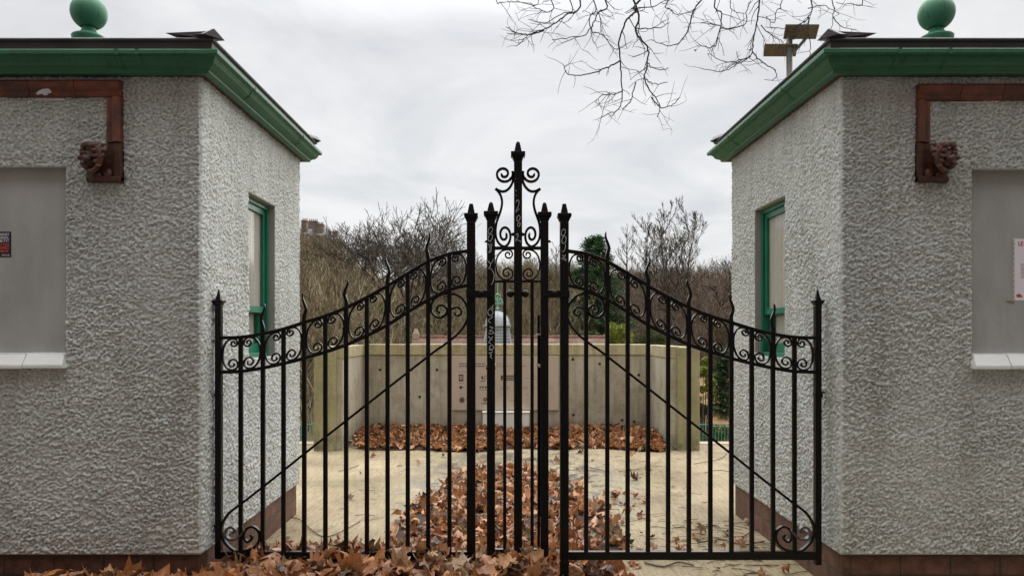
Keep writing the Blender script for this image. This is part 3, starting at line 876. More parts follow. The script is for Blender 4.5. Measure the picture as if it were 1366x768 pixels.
    for zz in ((EYE+(HY-526)*PX, EYE+(HY-700)*PX) if not mirror else (EYE+(HY-524)*PX,)):
        mb = MB(); mb.tube([(hx, GY+.005, zz), ((hx+wx)/2, GY+.02, zz+.002), (wx, GY+.045, zz)], .007, 8)
        mb.tube([((hx+wx)/2, GY+.02, zz-.03), ((hx+wx)/2, GY+.02, zz-.005)], .009, 8)
        mb.box(hx-.022, hx+.022, GY-.022, GY+.022, zz-.008, zz+.008)
        h_ = P(mb, 'hinge_pin', smooth=False)
    return root
LG = gate_leaf(False, 'black wrought iron gate leaf left of centre, its foot sunk in brown leaves')
RG = gate_leaf(True, 'black wrought iron gate leaf right of centre above bare concrete')

# ---- fixed centre panel with the crown
CG = empty('gate_centre_panel', (g(690.5,0)[0], GY, .06), 'narrow black iron centre panel of the gate with tall scrolled crown', 'gate')
def P(mb, name, mat=None, bev=.0015, smooth=False, par=None):
    return mb.build(name, mat or M['iron'], par or CG, smooth, bev)
def post(px, half, ytip, ycol, ybot, name, hw=None):
    x = g(px, 0)[0]; mb = MB(); zt = g(0, ycol)[1]; zb = g(0, ybot)[1]; h = half
    mb.box(x-h, x+h, GY-h, GY+h, zb, zt-.03)
    mb.frustum(x, GY, zt-.03, zt, h, h, h*1.55, h*1.55); mb.frustum(x, GY, zt, zt+.025, h*1.75, h*1.75, h*1.75, h*1.75)
    mb.frustum(x, GY, zt+.025, g(0, ytip+2)[1], h*.95, h*.95, h*.48, h*.48); mb.frustum(x, GY, g(0, ytip+2)[1], g(0, ytip)[1], h*.48, h*.48, h*.25, h*.25)
    return P(mb, name, bev=.003)
pB = post(655, .0255, 269.5, 288, 744, 'side_post'); pC = post(726.3, .0245, 270, 289, 748, 'side_post')
pM = post(691, .0255, 189, 209, 757, 'centre_post')
for x in (673.3, 709.8):
    mb = MB(); xx = g(x, 0)[0]; mb.box(xx-.0105, xx+.0105, GY-.010, GY+.010, g(0, 735)[1], g(0, 376)[1]); P(mb, 'picket')
for nm, y, t_ in (('cross_rail', 331, .019), ('cross_rail', 375.5, .016), ('cross_rail', 734, .026)):
    for a, b_ in ((655, 691), (691, 726.3)):
        mb = MB(); zz = g(0, y)[1]; mb.box(g(a, 0)[0]+.024, g(b_, 0)[0]-.024, GY-.018, GY+.018, zz-t_/2, zz+t_/2); P(mb, nm, bev=.002)
for m_ in (0, 1):
    mm = (lambda x: 1381.6-x) if m_ else (lambda x: x)
    pts = cscroll(661.5, 685, lambda x: 331, lambda x: 375.5, True)
    mb = MB(); mb.strip([g(mm(x), y) for x, y in pts], GY, .0095, .018); P(mb, 'scroll', bev=0)
    zf = lambda p: (640+p[0]/4.8, 180+p[1]/4.8)
    c1 = [(145,262),(155,270),(170,262),(170,243),(152,231),(134,243),(133,268)]
    top_ = [(147,258),(154,262),(166,255),(165,240),(150,231),(134,243),(134,268),(147,288)]
    sp = []
    for i in range(34):     # upper spiral
        q = i/33; a = math.radians(-60 + 700*(1-q)); r = 8+ (46-8)*q**1.1
        sp.append((150+ r*.98*math.cos(a)*(1 if True else 1), 243 - r*math.sin(a)*.98))
    s1 = [(144,258),(156,264),(168,252),(164,236),(148,230),(132,240),(128,262),(142,284)] 
    S1 = [(146,262),(154,263),(164,258),(167,245),(158,234),(144,234),(135,246),(138,268),(150,284)]
    # outer sweep of the top scroll
    path1 = [(146,255),(150,262),(161,258),(164,244),(152,233),(139,240),(136,258),(143,275)]
    a1 = [(148,262),(156,258),(154,248),(143,246),(137,256),(141,270),(155,272),(168,258),(165,238)]
    pth = [(147,252),(150,262),(163,262),(170,248),(160,233),(143,233),(134,248),(138,270)]
    spiral = []
    n = 40
    for i in range(n+1):
        q = i/n                       # from the eye outwards, ending at the post side
        a = math.radians(20 - 560*(1-q)); r = 8 + 50*q**.80
        spiral.append((151 + r*math.cos(a)*1.0 + 4*q, 250 - r*math.sin(a)*.96 + 2*q))
    path = spiral + [(213,270),(211,300),(196,332),(172,356),(148,363),(124,358),(103,346)]
    mb = MB(); pp = [zf(p) for p in path]
    mb.strip([g(mm(p.x), p.y) for p in catmull([(x, y, 0) for x, y in pp], 3)], GY, .0145, .020); P(mb, 'crown_scroll', bev=.001)
    sp2 = []
    for i in range(n+1):
        q = i/n
        a = math.radians(180 + 470*q); a = math.radians(-75-430*(1-q)+0)
        a = math.radians(-90 - 0) + math.radians(500*(1-q))
        r = 8 + 57*q**.9
        sp2.append((161 + r*math.cos(a)*.72 - 6*q, 640 - r*math.sin(a)*1.08 + 5*q))
    path2 = [(100,345),(116,360),(134,388),(143,430),(137,475),(122,520),(107,565),(101,620),(108,668),(128,700)] + list(reversed(sp2))
    mb = MB(); pp = [zf(p) for p in path2]
    mb.strip([g(mm(p.x), p.y) for p in catmull([(x, y, 0) for x, y in pp], 3)], GY, .0145, .020); P(mb, 'crown_scroll', bev=.001)
    mb = MB(); x, z = g(mm(681), 238); mb.ball((x, GY, z), .0085); P(mb, 'rivet', smooth=True, bev=0)
    mb = MB(); x, z = g(mm(680.9), 392); mb.ball((x, GY-.005, z), .023, 20, 14, sc=(1,.9,1)); P(mb, 'knob', smooth=True, bev=0)
    mb = MB(); x, z = g(mm(684.5), 312.5); mb.ball((x, GY, z), .012); P(mb, 'rivet', smooth=True, bev=0)
    mb = MB(); x, z = g(mm(649), 322); mb.frustum(x, GY, z-.006, z+.006, .012, .02, .004, .02); P(mb, 'lug')
    # latch band clasping the neighbouring lock post
    xa_, xb_ = sorted((g(mm(622.2), 0)[0], g(mm(657.5), 0)[0])); z0, z1_ = g(0, 397)[1], g(0, 387.5)[1]
    mb = MB(); mb.box(xa_, xb_, GY-.043, GY-.030, z0, z1_); mb.box(xa_, xb_, GY+.030, GY+.043, z0, z1_)
    mb.box(xa_, xa_+.012, GY-.0305, GY+.0305, z0+.001, z1_-.001) if not m_ else mb.box(xb_-.012, xb_, GY-.0305, GY+.0305, z0+.001, z1_-.001)
    P(mb, 'latch_band', bev=.002)
    mb = MB(); x, z = g(mm(642.4), 392); mb.ball((x, GY-.043, z), .019, 18, 12, sc=(1,.55,1)); P(mb, 'rivet', smooth=True, bev=0)
# drop bolt behind the right-hand side post
mb = MB(); x = g(718.8, 0)[0]
mb.tube([(x, GY+.02, g(0, 420)[1]), (x, GY+.02, .10)], .009, 8); mb.box(x+.008, x+.013, GY+.012, GY+.03, g(0, 690)[1], g(0, 445)[1])
P(mb, 'drop_bolt', bev=.001)
for y in (446, 486.5):
    mb = MB(); z = g(0, y)[1]; mb.box(x-.017, x+.012, GY-.006, GY+.034, z-.005, z+.005)
    if y > 480: mb.add([(x-.018,GY-.012,z+.010),(x+.008,GY-.012,z-.006),(x+.008,GY-.012,z-.018),(x-.018,GY-.012,z-.001),(x-.018,GY-.006,z+.010),(x+.008,GY-.006,z-.006),(x+.008,GY-.006,z-.018),(x-.018,GY-.006,z-.001)], [(0,3,2,1),(4,5,6,7),(0,1,5,4),(1,2,6,5),(2,3,7,6),(3,0,4,7)])
    P(mb, 'bolt_keeper', M['steel'], bev=.001)
mb = MB(); x, z = g(654.8, 487); mb.box(x-.031, x+.031, GY-.0225, GY+.029, z-.009, z+.009); P(mb, 'strap', M['steel'], bev=.003)
mb = MB(); x, z = g(654.8, 490.5); mb.box(x-.030, x+.030, GY-.029, GY+.028, z-.008, z+.004); P(mb, 'strap_band', bev=.002)

# ---- white marker scrawl on the posts
def scrawl(par, strokes, conv, yf, w=.0034, name='marker_stroke'):
    for s_ in strokes:
        mb = MB(); pp = [g(*conv(p)) for p in s_]
        if len(pp) > 2: pp = [(p.x, p.y) for p in catmull([(a, b, 0) for a, b in pp], 5)]
        mb.strip(pp, yf, w, .001)
        o = mb.build(name, M['marks'], None)
        o.parent = par; o.location = -(par.location + (par.parent.location if par.parent else Vector((0,0,0))))
def ell(cx, cy, rx, ry, tilt=12):
    out = []
    for i in range(11):
        a = 2*math.pi*i/10; x = rx*math.cos(a); y = ry*math.sin(a); t_ = math.radians(tilt)
        out.append((cx+x*math.cos(t_)-y*math.sin(t_), cy+x*math.sin(t_)+y*math.cos(t_)))
    return out
Z6 = lambda p: (640+p[0]/4.8, 180+p[1]/4.8)
Z24 = lambda p: (540+p[0]/2.4, 180+p[1]/2.4)
Z7 = lambda p: (600+p[0]/6.98, 370+p[1]/6.98)
yfm = GY-.0265
scrawl(pM, [[(232,436),(241,421),(251,432),(247,458),(236,482),(230,502)],[(230,502),(240,490),(253,478)], ell(247,537,10,19,15), ell(250,577,8,13,15),
            [(231,648),(240,634),(246,648),(236,668),(224,684)],[(224,684),(240,676),(264,688)], [(228,284),(229,290)],[(231,360),(232,366)],[(233,388),(234,394)]], Z6, yfm, .0036)
scrawl(pB, [ell(68,615,12,22,20), ell(68,661,13,24,16), [(75,698),(62,712),(66,728),(74,738),(70,752),(56,756)]], Z6, yfm, .0036)
scrawl(pB, [[(266,350),(278,362),(268,378)],[(280,352),(272,372)],[(264,402),(276,412),(284,398)],[(276,412),(272,426)],[(266,426),(278,432),(286,448),(284,466),(278,480)]], Z24, yfm, .0036)
scrawl(pB, [[(408,258),(385,285),(358,310),(360,342),(383,356),(402,330),(392,302),(374,292),(392,284),(410,296)], [(402,365),(360,400),(384,425)],
            [(372,458),(400,468),(372,500),(404,500),(394,524),(362,520)],[(400,515),(430,520)], [(362,548),(395,582)],[(400,548),(362,604)],[(362,604),(384,616)],
            [(365,655),(390,668),(412,645),(392,628),(372,645),(368,672)], [(364,672),(402,674)],[(402,690),(366,700)],[(366,700),(388,718),(378,735),(396,752)]], Z7, yfm, .0040)
lock_posts = [c for c in RG.children if c.name.startswith('lock_post')]
scrawl(lock_posts[0], [ell(533,628,12,22,18), ell(537,675,13,24,14), [(546,702),(546,722),(540,742),(530,752),(525,744)], [(547,770),(528,800)],[(528,770),(540,790),(552,800)], [(520,792),(552,808)]], Z6, GY-.028, .0036)

# ================================================================== GROUND
mb = MB()
gx0, gx1 = -14, 14
def slab():
    nx, ny = 70, 110
    xs = np.linspace(-14, 14, nx); ys = np.linspace(-12, 10.75, ny)
    X, Y = np.meshgrid(xs, ys, indexing='ij')
    Z = (vnoise2(X/1.5+20, Y/1.5+20, 9)-.5)*.008
    V = np.stack([X.ravel(), Y.ravel(), Z.ravel()], 1)
    idx = np.arange(nx*ny).reshape(nx, ny)
    Fc = np.stack([idx[:-1,:-1].ravel(), idx[1:,:-1].ravel(), idx[1:,1:].ravel(), idx[:-1,1:].ravel()], 1)
    return raw('courtyard_paving', V, Fc, M['ground'], None, True)
sg = slab(); tag(sg, kind='structure')
M['asphalt'] = simple('asphalt', (.035,.035,.036), (.06,.06,.058), .85, 8, 6, bs=.5, bscale=90, bd=.004)
mb = MB(); mb.box(-40, 40, -14, 3.1, -.3, .012); o = mb.build('added_road', M['asphalt']); tag(o, kind='structure')  # dark surface added out of view to cut bounce onto the kiosk fronts
mb = MB(); mb.box(-14, 14, 10.74, 11.0, -3.4, .012); o = mb.build('terrace_kerb', M['sandst']); tag(o, kind='structure')
mb = MB(); mb.box(-2.7, 2.75, 11.0, 12.0, -3.4, -.012); o = mb.build('terrace_footing', M['cend']); tag(o, kind='structure')

def hz(X, Y):
    X = np.asarray(X, float); Y = np.asarray(Y, float)
    base = np.interp(Y, [10, 31, 36, 45, 60, 85, 115, 160, 230, 330], [-3.3, -3.3, -2.7, -.9, .8, 3.0, 5.6, 7.5, 9, 10])
    left = np.clip((-X/(Y+1)-.10)/.16, 0, 1.3)*np.clip((Y-35)/70, 0, 1.5)
    return base + left*7.5 + (vnoise2(X/9+100, Y/9+100, 21)-.5)*1.6*np.clip((Y-32)/20, 0, 1)
nx, ny = 120, 150
xs = np.linspace(-190, 190, nx); ys = 10.9+(np.linspace(0, 1, ny)**1.7)*340
X, Y = np.meshgrid(xs, ys, indexing='ij')
V = np.stack([X.ravel(), Y.ravel(), hz(X, Y).ravel()], 1)
idx = np.arange(nx*ny).reshape(nx, ny)
Fc = np.stack([idx[:-1,:-1].ravel(), idx[1:,:-1].ravel(), idx[1:,1:].ravel(), idx[:-1,1:].ravel()], 1)
o = raw('hillside', V, Fc, M['hill'], None, True); tag(o, kind='structure')

# ================================================================== CONCRETE ENCLOSURE
cw = empty('concrete_wall', (0, 11, 0), 'low U shaped board marked concrete wall behind the gate', 'wall')
YB, YW = 11.68, 10.2
mb = MB(); mb.box(-2.48, 2.50, YB, YB+.25, -.02, 1.255); mb.build('back_wall', M['cwall'], cw, bevel=.008)
mb = MB(); mb.box(-2.215, 2.255, YB-.018, YB+.25, 1.257, 1.425); mb.build('coping', M['cope'], cw, bevel=.01)
for sd, xi, xo2 in ((-1, -2.215, -2.30), (1, 2.255, 2.31)):
    mb = MB(); mb.box(xi, xi+sd*.10, YW+.02, YB-.002, -.02, 1.250); mb.build('wing_wall', M['cwall'], cw, bevel=.008)
    mb = MB(); mb.box(xi-sd*.012, xi+sd*.12, YW+.018, YB-.02, 1.252, 1.418); mb.build('wing_coping', M['cope'], cw, bevel=.01)
    mb = MB(); mb.box(xi+sd*.085, xi+sd*.385, YW-.03, YB+.24, -.02, 1.405); e = mb.build('end_pier', M['cend'], cw, bevel=.01)
holes = [(507,493),(506,565),(583,493),(584,566),(560,529),(800,485),(830,560),(764,479),(852,500),(846,562),(765,553)]
for px, py in holes:
    mb = MB(); p = at(px, py, YB); mb.tube([(p.x, YB-.003, p.z), (p.x, YB+.02, p.z)], .022, 12); mb.build('tie_hole', M['hole'], cw)   # shutter joints
for px in (545, 778): 
    mb = MB(); x = at(px, 0, YB).x; mb.box(x-.003, x+.003, YB-.002, YB+.01, 0, 1.25); mb.build('shutter_joint', M['cend'], cw)

# information panel
p0 = at(603, 472.5, YB); p1 = at(745, 546.5, YB)
ip = empty('information_panel', ((p0.x+p1.x)/2, YB-.02, p1.z), 'pinkish metal information panel with black logos on the concrete wall', 'sign')
mb = MB(); mb.box(p0.x, p1.x, YB-.028, YB-.019, p1.z, min(p0.z, 1.25)); mb.build('panel', M['panel'], ip, bevel=.002)
for px in (605.5, 697.5, 743.5):
    for py in (477.5, 543.5):
        mb = MB(); p = at(px, py, YB); mb.ball((p.x, YB-.028, p.z), .008, 10, 6, sc=(1,.5,1)); mb.build('screw', M['steel'], ip, smooth=True)
def pz(p): return at(600+p[0]/9.107, 470+p[1]/9.107, YB)
def prect(mb, x0, y0, x1, y1, d=.0292):
    a = pz((x0, y0)); b_ = pz((x1, y1)); mb.box(a.x, b_.x, YB-.0295, YB-.0278, b_.z, a.z)
mb = MB()
for ln, (x0, x1, y) in enumerate(((118,440,135),(112,430,165))):
    x = x0
    while x < x1:
        w_ = random.uniform(12, 42); prect(mb, x, y-5, min(x+w_, x1), y+4); x += w_+7
mb.build('heading_line', M['ink'], ip)
mb = MB()
for x0, x1, y in ((560,640,135),(560,930,163),(115,200,232),(112,170,370),(112,165,505),(195,240,555),(200,230,568),(370,430,342),(375,455,452),(620,725,420),(620,715,440),(885,955,420),(885,945,438),(1215,1255,428),(620,640,505),(720,775,580),(925,965,310),(1020,1055,280),(1020,1055,320),(1035,1055,425),(930,965,505),(385,455,616)):
    x = x0
    while x < x1:
        w_ = random.uniform(8, 24); prect(mb, x, y-3, min(x+w_, x1), y+3); x += w_+6
mb.build('small_print_line', M['inkfaint'], ip)
mb = MB()
prect(mb, 112, 265, 166, 280); prect(mb, 112, 280, 122, 348); prect(mb, 156, 280, 166, 348); prect(mb, 134, 285, 143, 318); prect(mb, 122, 325, 156, 346); 
prect(mb, 620, 276, 786, 290); prect(mb, 620, 290, 640, 335); prect(mb, 640, 303, 786, 314); prect(mb, 660, 322, 786, 335)
for k in range(3): prect(mb, 364+32*k, 408, 388+32*k, 418); prect(mb, 364+32*k, 418, 374+32*k, 438)
def disc(mb, cx, cy, r):
    c = pz((cx, cy)); rr = r/9.107*YB/F; mb.ball((c.x, YB-.0285, c.z), rr, 16, 8, sc=(1,.05,1))
disc(mb, 134, 421, 18); prect(mb, 150, 417, 172, 423)
disc(mb, 395, 303, 14); prect(mb, 391, 280, 399, 326)
for k in range(6): a = k*math.pi/3; disc(mb, 430+17*math.cos(a), 568+17*math.sin(a), 9)
prect(mb, 385, 611, 455, 620); prect(mb, 372, 338, 428, 346)
for k in range(5):
    w_ = math.sqrt(max(0, 34**2-(k*14-28)**2)); prect(mb, 149-w_, 572+k*14-28-5, 149+w_, 572+k*14-28+5)
prect(mb, 146, 540, 152, 605)
c = pz((440, 300)); mb.strip([(c.x-.02, c.z-.03), (c.x-.02, c.z+.01), (c.x, c.z+.03), (c.x+.02, c.z+.01), (c.x+.02, c.z-.03), (c.x-.02, c.z-.03)], YB-.0287, .006, .001)
mb.build('printed_emblem', M['ink'], ip)

# pale cabinet under the panel
a = at(644, 549, YB-.2); b_ = at(706, 549, YB-.2)
cb = empty('floor_cabinet', ((a.x+b_.x)/2, YB-.15, 0), 'pale grey metal cabinet below the information panel, half buried in leaves', 'cabinet')
mb = MB(); mb.box(a.x, b_.x, YB-.2, YB-.032, 0, a.z-.02); mb.build('body', M['cab'], cb, bevel=.006)
mb = MB(); mb.box(a.x-.01, b_.x+.01, YB-.212, YB-.030, a.z-.019, a.z); mb.build('lid', M['cab'], cb, bevel=.004)
mb = MB(); mb.box((a.x+b_.x)/2-.0015, (a.x+b_.x)/2+.0015, YB-.2015, YB-.199, .02, a.z-.03); mb.build('door_gap', M['hole'], cb)

# teal scrap beside the right wing wall
mb = MB(); c = at(884, 596, 10.3)
for k in range(7):
    q = [(c.x+random.uniform(-.09,.07), 10.3+random.uniform(-.1,.1), .01+random.uniform(0,.07)) for _ in range(4)]
    mb.tube(catmull(q, 3), .007, 5)
o = mb.build('cord_tangle', M['blue']); tag(o, 'tangle of teal cord on the concrete beside the right wing wall', 'cord')

# ================================================================== LEAVES
def leaf_variants(n, big=True):
    out = []
    for k in range(n):
        r_ = np.random.default_rng(100+k)
        lob = [(-155,.55),(-130,.74),(-108,.66),(-84,.90),(-62,.70),(-42,.98),(-22,.74),(0,1.12),(22,.74),(42,.98),(62,.70),(84,.90),(108,.66),(130,.74),(155,.55)]
        if k % 6 == 5: lob = [(a, .95-.35*abs(math.sin(math.radians(a)))) for a, _ in lob]      # plain oval leaves mixed in
        ang = np.array([a for a, _ in lob])*math.pi/180; rad = np.array([r for _, r in lob])*(1+r_.uniform(-.2,.16,len(lob)))
        outer = np.stack([np.sin(ang)*rad*.85, np.cos(ang)*rad], 1)*.5
        mid = outer*.52; n_ = len(lob)
        P2 = np.concatenate([[[0,-.22]], mid, outer, [[.012,-.48]], [[-.012,-.48]]])
        x, y = P2[:,0], P2[:,1]
        c1, c2, f = r_.uniform(.3,2.0), r_.uniform(-.8,1.7), r_.uniform(-.5,1.0)
        tw = r_.uniform(-.9,.9)
        z = c1*x*x*2.2 + c2*y*y*1.2 + f*abs(x)*.6 + tw*x*y*1.6
        z += r_.uniform(-.06,.06,len(x))*(np.hypot(x, y) > .3)
        if k % 3 == 0:     # rolled leaf
            ra = .16+.12*r_.random(); a = x/ra*.8; x = ra*np.sin(a)*1.1; z = z*.4+ra*(1-np.cos(a))
        Vv = np.stack([x, y, z-z.mean()], 1)
        Fs = []
        for i in range(n_-1):
            Fs.append((0, 1+i, 2+i)); a, b = 1+i, 2+i; c, d = 1+n_+i+1, 1+n_+i
            Fs.append((a, d, c)); Fs.append((a, c, b))
        Fs.append((0, 2*n_+1, 2*n_+2))
        out.append((Vv, np.array(Fs)))
    return out
LV = leaf_variants(18)
def scatter_leaves(pts, sizes, tilt, name, label, cat, bed=None, mat=None, kind='stuff'):
    Vs = []; Fs = []; off = 0
    for (x, y, z), sz in zip(pts, sizes):
        Vv, Fc = LV[random.randrange(len(LV))]
        a, b, c = random.uniform(0, 6.283), random.gauss(0, tilt), random.gauss(0, tilt)
        if random.random() < .3: b += math.pi
        Rz = np.array([[math.cos(a),-math.sin(a),0],[math.sin(a),math.cos(a),0],[0,0,1]])
        Rx = np.array([[1,0,0],[0,math.cos(b),-math.sin(b)],[0,math.sin(b),math.cos(b)]])
        Ry = np.array([[math.cos(c),0,math.sin(c)],[0,1,0],[-math.sin(c),0,math.cos(c)]])
        W = (Vv*sz) @ (Rz@Rx@Ry).T
        lo = W[:,2].min()
        lift = max(0, .004-(lo+z)) if z < .03 else 0
        W = W + np.array([x, y, z+lift])
        Vs.append(W); Fs.append(Fc+off); off += len(W)
    o = raw(name, np.concatenate(Vs), np.concatenate(Fs), mat or M['leaf'], None, True)
    tag(o, label, cat, kind=kind); return o

def hfront(x, y):
    """height of the leaf drift round the gate"""
    h = 0
    # drift against the gate and kiosk, thick from the left to just past the centre
    e = 1/(1+math.exp((x-.30)/.06))
    fy = min(1, max(0, (y-3.0)/.8))
    back = 4.98 + .25*math.exp(-((x+1.35)/.4)**2)
    if y > 4.72: fb = math.exp(-((y-4.72)/ (back-4.72+.12))**2*1.3)
    else: fb = 1
    h = (.215+.035*math.exp(-((x+.15)/.35)**2)+(.028 if -1.75 < x < .3 else 0)*math.exp(-((y-4.55)/.25)**2))*e*fy*fb
    if x < -1.75: h *= .93+.08*math.sin(x*5)
    if x < -1.83 and y > 4.5: h = 0
    # strip running into the courtyard
    cx = .02; w = .52+.26*math.exp(-((y-6.2)/1.4)**2)
    if 4.9 < y < 9.2:
        q = math.exp(-(abs((x-cx)/w)**3))*min(1, (9.0-y)/.9 if y < 9.0 else 0)
        h = max(h, .085*q)
    h *= .90+.30*mnoise.noise(Vector((x*2.6, y*2.6, 0)))
    return max(h, 0)
pts = []; sz = []
tries = 0
while len(pts) < 3000 and tries < 200000:
    tries += 1
    if random.random() < .55: x, y = random.uniform(-3.6, .55), random.uniform(3.35, 5.4)
    else: x, y = random.uniform(-.9, 1.1), random.uniform(4.9, 9.1)
    h = hfront(x, y)
    if h < .012 or (h < .055 and y > 5.1 and random.random() < .55): continue
    if x < -1.80 and y > 4.40: continue
    if x < -1.3 and 4.55 < y < 6.6 and x < -1.74: continue
    near = y < 5.1
    pts.append((x, y, h*random.uniform(.72, 1.0)+random.uniform(0, .015))); sz.append(random.uniform(.10, .215) if near else random.uniform(.085, .165))
scatter_leaves(pts, sz, .42, 'leaf_drift', 'deep drift of curled brown leaves under and behind the gate', 'leaves')
# dark leaf mould under the drift
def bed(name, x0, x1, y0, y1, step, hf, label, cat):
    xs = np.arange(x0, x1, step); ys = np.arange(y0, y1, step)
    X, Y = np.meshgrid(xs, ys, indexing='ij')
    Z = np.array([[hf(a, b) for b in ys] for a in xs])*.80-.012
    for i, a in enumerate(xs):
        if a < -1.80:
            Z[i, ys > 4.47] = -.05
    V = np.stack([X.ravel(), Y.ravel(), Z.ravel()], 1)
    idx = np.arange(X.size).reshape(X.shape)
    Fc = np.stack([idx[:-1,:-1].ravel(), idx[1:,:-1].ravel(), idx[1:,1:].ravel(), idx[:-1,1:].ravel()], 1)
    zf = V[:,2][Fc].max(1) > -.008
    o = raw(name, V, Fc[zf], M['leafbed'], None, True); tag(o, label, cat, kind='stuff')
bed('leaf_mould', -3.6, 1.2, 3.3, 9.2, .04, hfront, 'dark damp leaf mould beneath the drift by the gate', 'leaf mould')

def hback(x, y):
    if not (-2.2 < x < 2.24 and y < YB-.01): return 0
    edge = 10.22 + .14*math.sin(x*2.1)+.1*math.sin(x*5+1) + .35*max(0, abs(x)-1.9)
    q = (y-edge)/(YB-edge)
    if q < 0: return 0
    return (.05+.13*q**.8)*(.85+.3*mnoise.noise(Vector((x*3, y*3, 4))))
pts = []; sz = []
while len(pts) < 2500:
    x, y = random.uniform(-2.2, 2.23), random.uniform(10.05, YB-.04)
    h = hback(x, y)
    if h < .01: continue
    pts.append((x, y, h*random.uniform(.8, 1.05)+random.uniform(0,.02))); sz.append(random.uniform(.10, .18))
scatter_leaves(pts, sz, .5, 'leaf_bank', 'bank of reddish brown leaves heaped inside the concrete wall', 'leaves')
bed('leaf_mould', -2.2, 2.24, 10.1, YB, .04, hback, 'dark leaf mould under the leaves inside the concrete wall', 'leaf mould')

# stray leaves and twigs on the paving
pts = []; sz = []
for k in range(150):
    a = random.random()
    if a < .35: x, y = random.gauss(.95, .25), random.uniform(5.4, 7.6)
    elif a < .5: x, y = random.gauss(1.7, .2), random.uniform(4.9, 6.0)
    elif a < .62: x, y = random.uniform(-1.7, -1.2), random.uniform(4.9, 5.9)
    elif a < .75: x, y = random.uniform(-.9, -.5), random.uniform(5.5, 8)
    elif a < .87: x, y = random.uniform(.35, .9), random.uniform(4.75, 5.3)
    else: x, y = random.uniform(-2.0, 2.1), random.uniform(7, 10)
    if not -1.74 < x < 1.93 and y < 6.8: continue
    pts.append((x, y, .012)); sz.append(random.uniform(.05, .12))
for px, py in ((820,665),(855,690),(800,690),(775,605),(845,612),(838,690),(848,640),(760,690),(735,700),(1000,700),(935,712),(595,660)):
    Y = EYE*F/(py-HY); pts.append(((px-CX)/F*Y, Y, .012)); sz.append(random.uniform(.1, .16))
scatter_leaves(pts, sz, .35, 'stray_leaves', 'single brown leaves strewn over the pale concrete', 'leaves')
mb = MB()
def gtwig(px_pts, r=.004):
    P_ = []
    for px, py in px_pts:
        Y = EYE*F/(py-HY); P_.append(Vector(((px-CX)/F*Y, Y, .008+random.uniform(0,.012))))
    mb.tube(catmull(P_, 3), r, 4)
gtwig([(385,690),(400,695),(412,705),(428,716),(445,715),(470,703),(480,696)], .0045)
gtwig([(860,752),(885,757),(905,752),(925,756)], .006); gtwig([(925,620),(945,617),(962,612),(970,605)], .004)
gtwig([(940,632),(958,628),(972,630)], .004); gtwig([(787,626),(800,628),(812,632)]); gtwig([(825,630),(840,628),(855,627)])
gtwig([(452,630),(470,625),(478,621)]); gtwig([(930,726),(960,722),(990,728),(1020,724)], .005); gtwig([(990,718),(1010,708),(1030,712)], .005)
for k in range(170):
    a = random.random()
    if a < .5: x, y = random.gauss(1.65, .22), random.uniform(4.9, 6.4)
    elif a < .7: x, y = random.uniform(.6, 1.3), random.uniform(5.2, 8)
    else: x, y = random.uniform(-1.6, 1.9), random.uniform(5.4, 10.1)
    if x > 1.95 and y < 6.8: continue
    an = random.uniform(-.6, .6)+(math.pi if random.random() < .5 else 0); L = random.uniform(.04, .20)
    mb.tube([(x, y, .006), (x+L*.5*math.cos(an)+random.uniform(-.015,.015), y+L*.5*math.sin(an)+random.uniform(-.015,.015), .012), (x+L*math.cos(an), y+L*math.sin(an), .006)], random.uniform(.0012, .003), 4)
o = mb.build('fallen_twigs', M['twig']); tag(o, 'thin dark twigs scattered over the concrete paving', 'twigs', kind='stuff')

# ================================================================== RAILINGS beyond the terrace
def railing(x0, x1, label):
    r_ = empty('railing', ((x0+x1)/2, 30, -3.3), label, 'railing', 'green railings beyond the terrace')
    zt = -2.03
    mb = MB(); mb.box(x0, x1, 29.97, 30.03, zt-.05, zt); mb.build('top_rail', M['rail'], r_)
    mb = MB(); mb.box(x0, x1, 29.98, 30.02, -3.05, -3.0); mb.build('bottom_rail', M['rail'], r_)
    n_ = int((x1-x0)/.125)
    for k in range(n_):
        x = x0+.06+k*.125; mb = MB(); mb.box(x-.011, x+.011, 29.99, 30.01, -3.0, zt-.05); mb.build('bar', M['rail'], r_)
    x = x0
    while x < x1+.1:
        mb = MB(); mb.box(x-.05, x+.05, 29.95, 30.05, -3.4, zt+.03); mb.build('post', M['rail'], r_); x += (x1-x0)/3
    return r_
railing(-11.5, -6.4, 'green railing seen between the left kiosk and the concrete wall')
railing(6.6, 11.58, 'green railing seen between the concrete wall and the right kiosk')

# ================================================================== PAVILION with cupola
pv = empty('park_pavilion', (0, 35, -3.3), 'red tiled pavilion with grey domed cupola below the terrace', 'building')
mb = MB(); mb.box(-4.2, 4.6, 32.9, 37.1, -3.4, -.6); mb.build('wall', M['sandst'], pv)
mb = MB(); zr = 1.42
mb.add([(-4.6,32.3,-.75),(5.0,32.3,-.75),(5.0,37.7,-.75),(-4.6,37.7,-.75),(-4.3,35,zr),(4.7,35,zr)], [(0,1,5,4),(1,2,5),(2,3,4,5),(3,0,4),(0,3,2,1)])
rf = mb.build('roof', M['tiles'], pv)
mb = MB()
for k in range(24):
    x = -4.3+9.0*k/24; mb.tube([(x, 35, zr+.0), (x+.37, 35, zr+random.uniform(0,.012))], .06, 8)
mb.build('ridge_tiles', M['ridge'], pv)
mb = MB(); mb.box(-4.32,-4.02,34.85,35.15,zr-.1,zr+.16); mb.frustum(-4.17,35,zr+.16,zr+.38,.12,.12,.05,.05); mb.build('stone_finial', M['sandst'], pv)
cx_ = -.35; cy_ = 34.6
cup = empty('cupola', (0,0,0), None, None); cup.parent = pv; cup.location = Vector((cx_, cy_, 1)) - pv.location
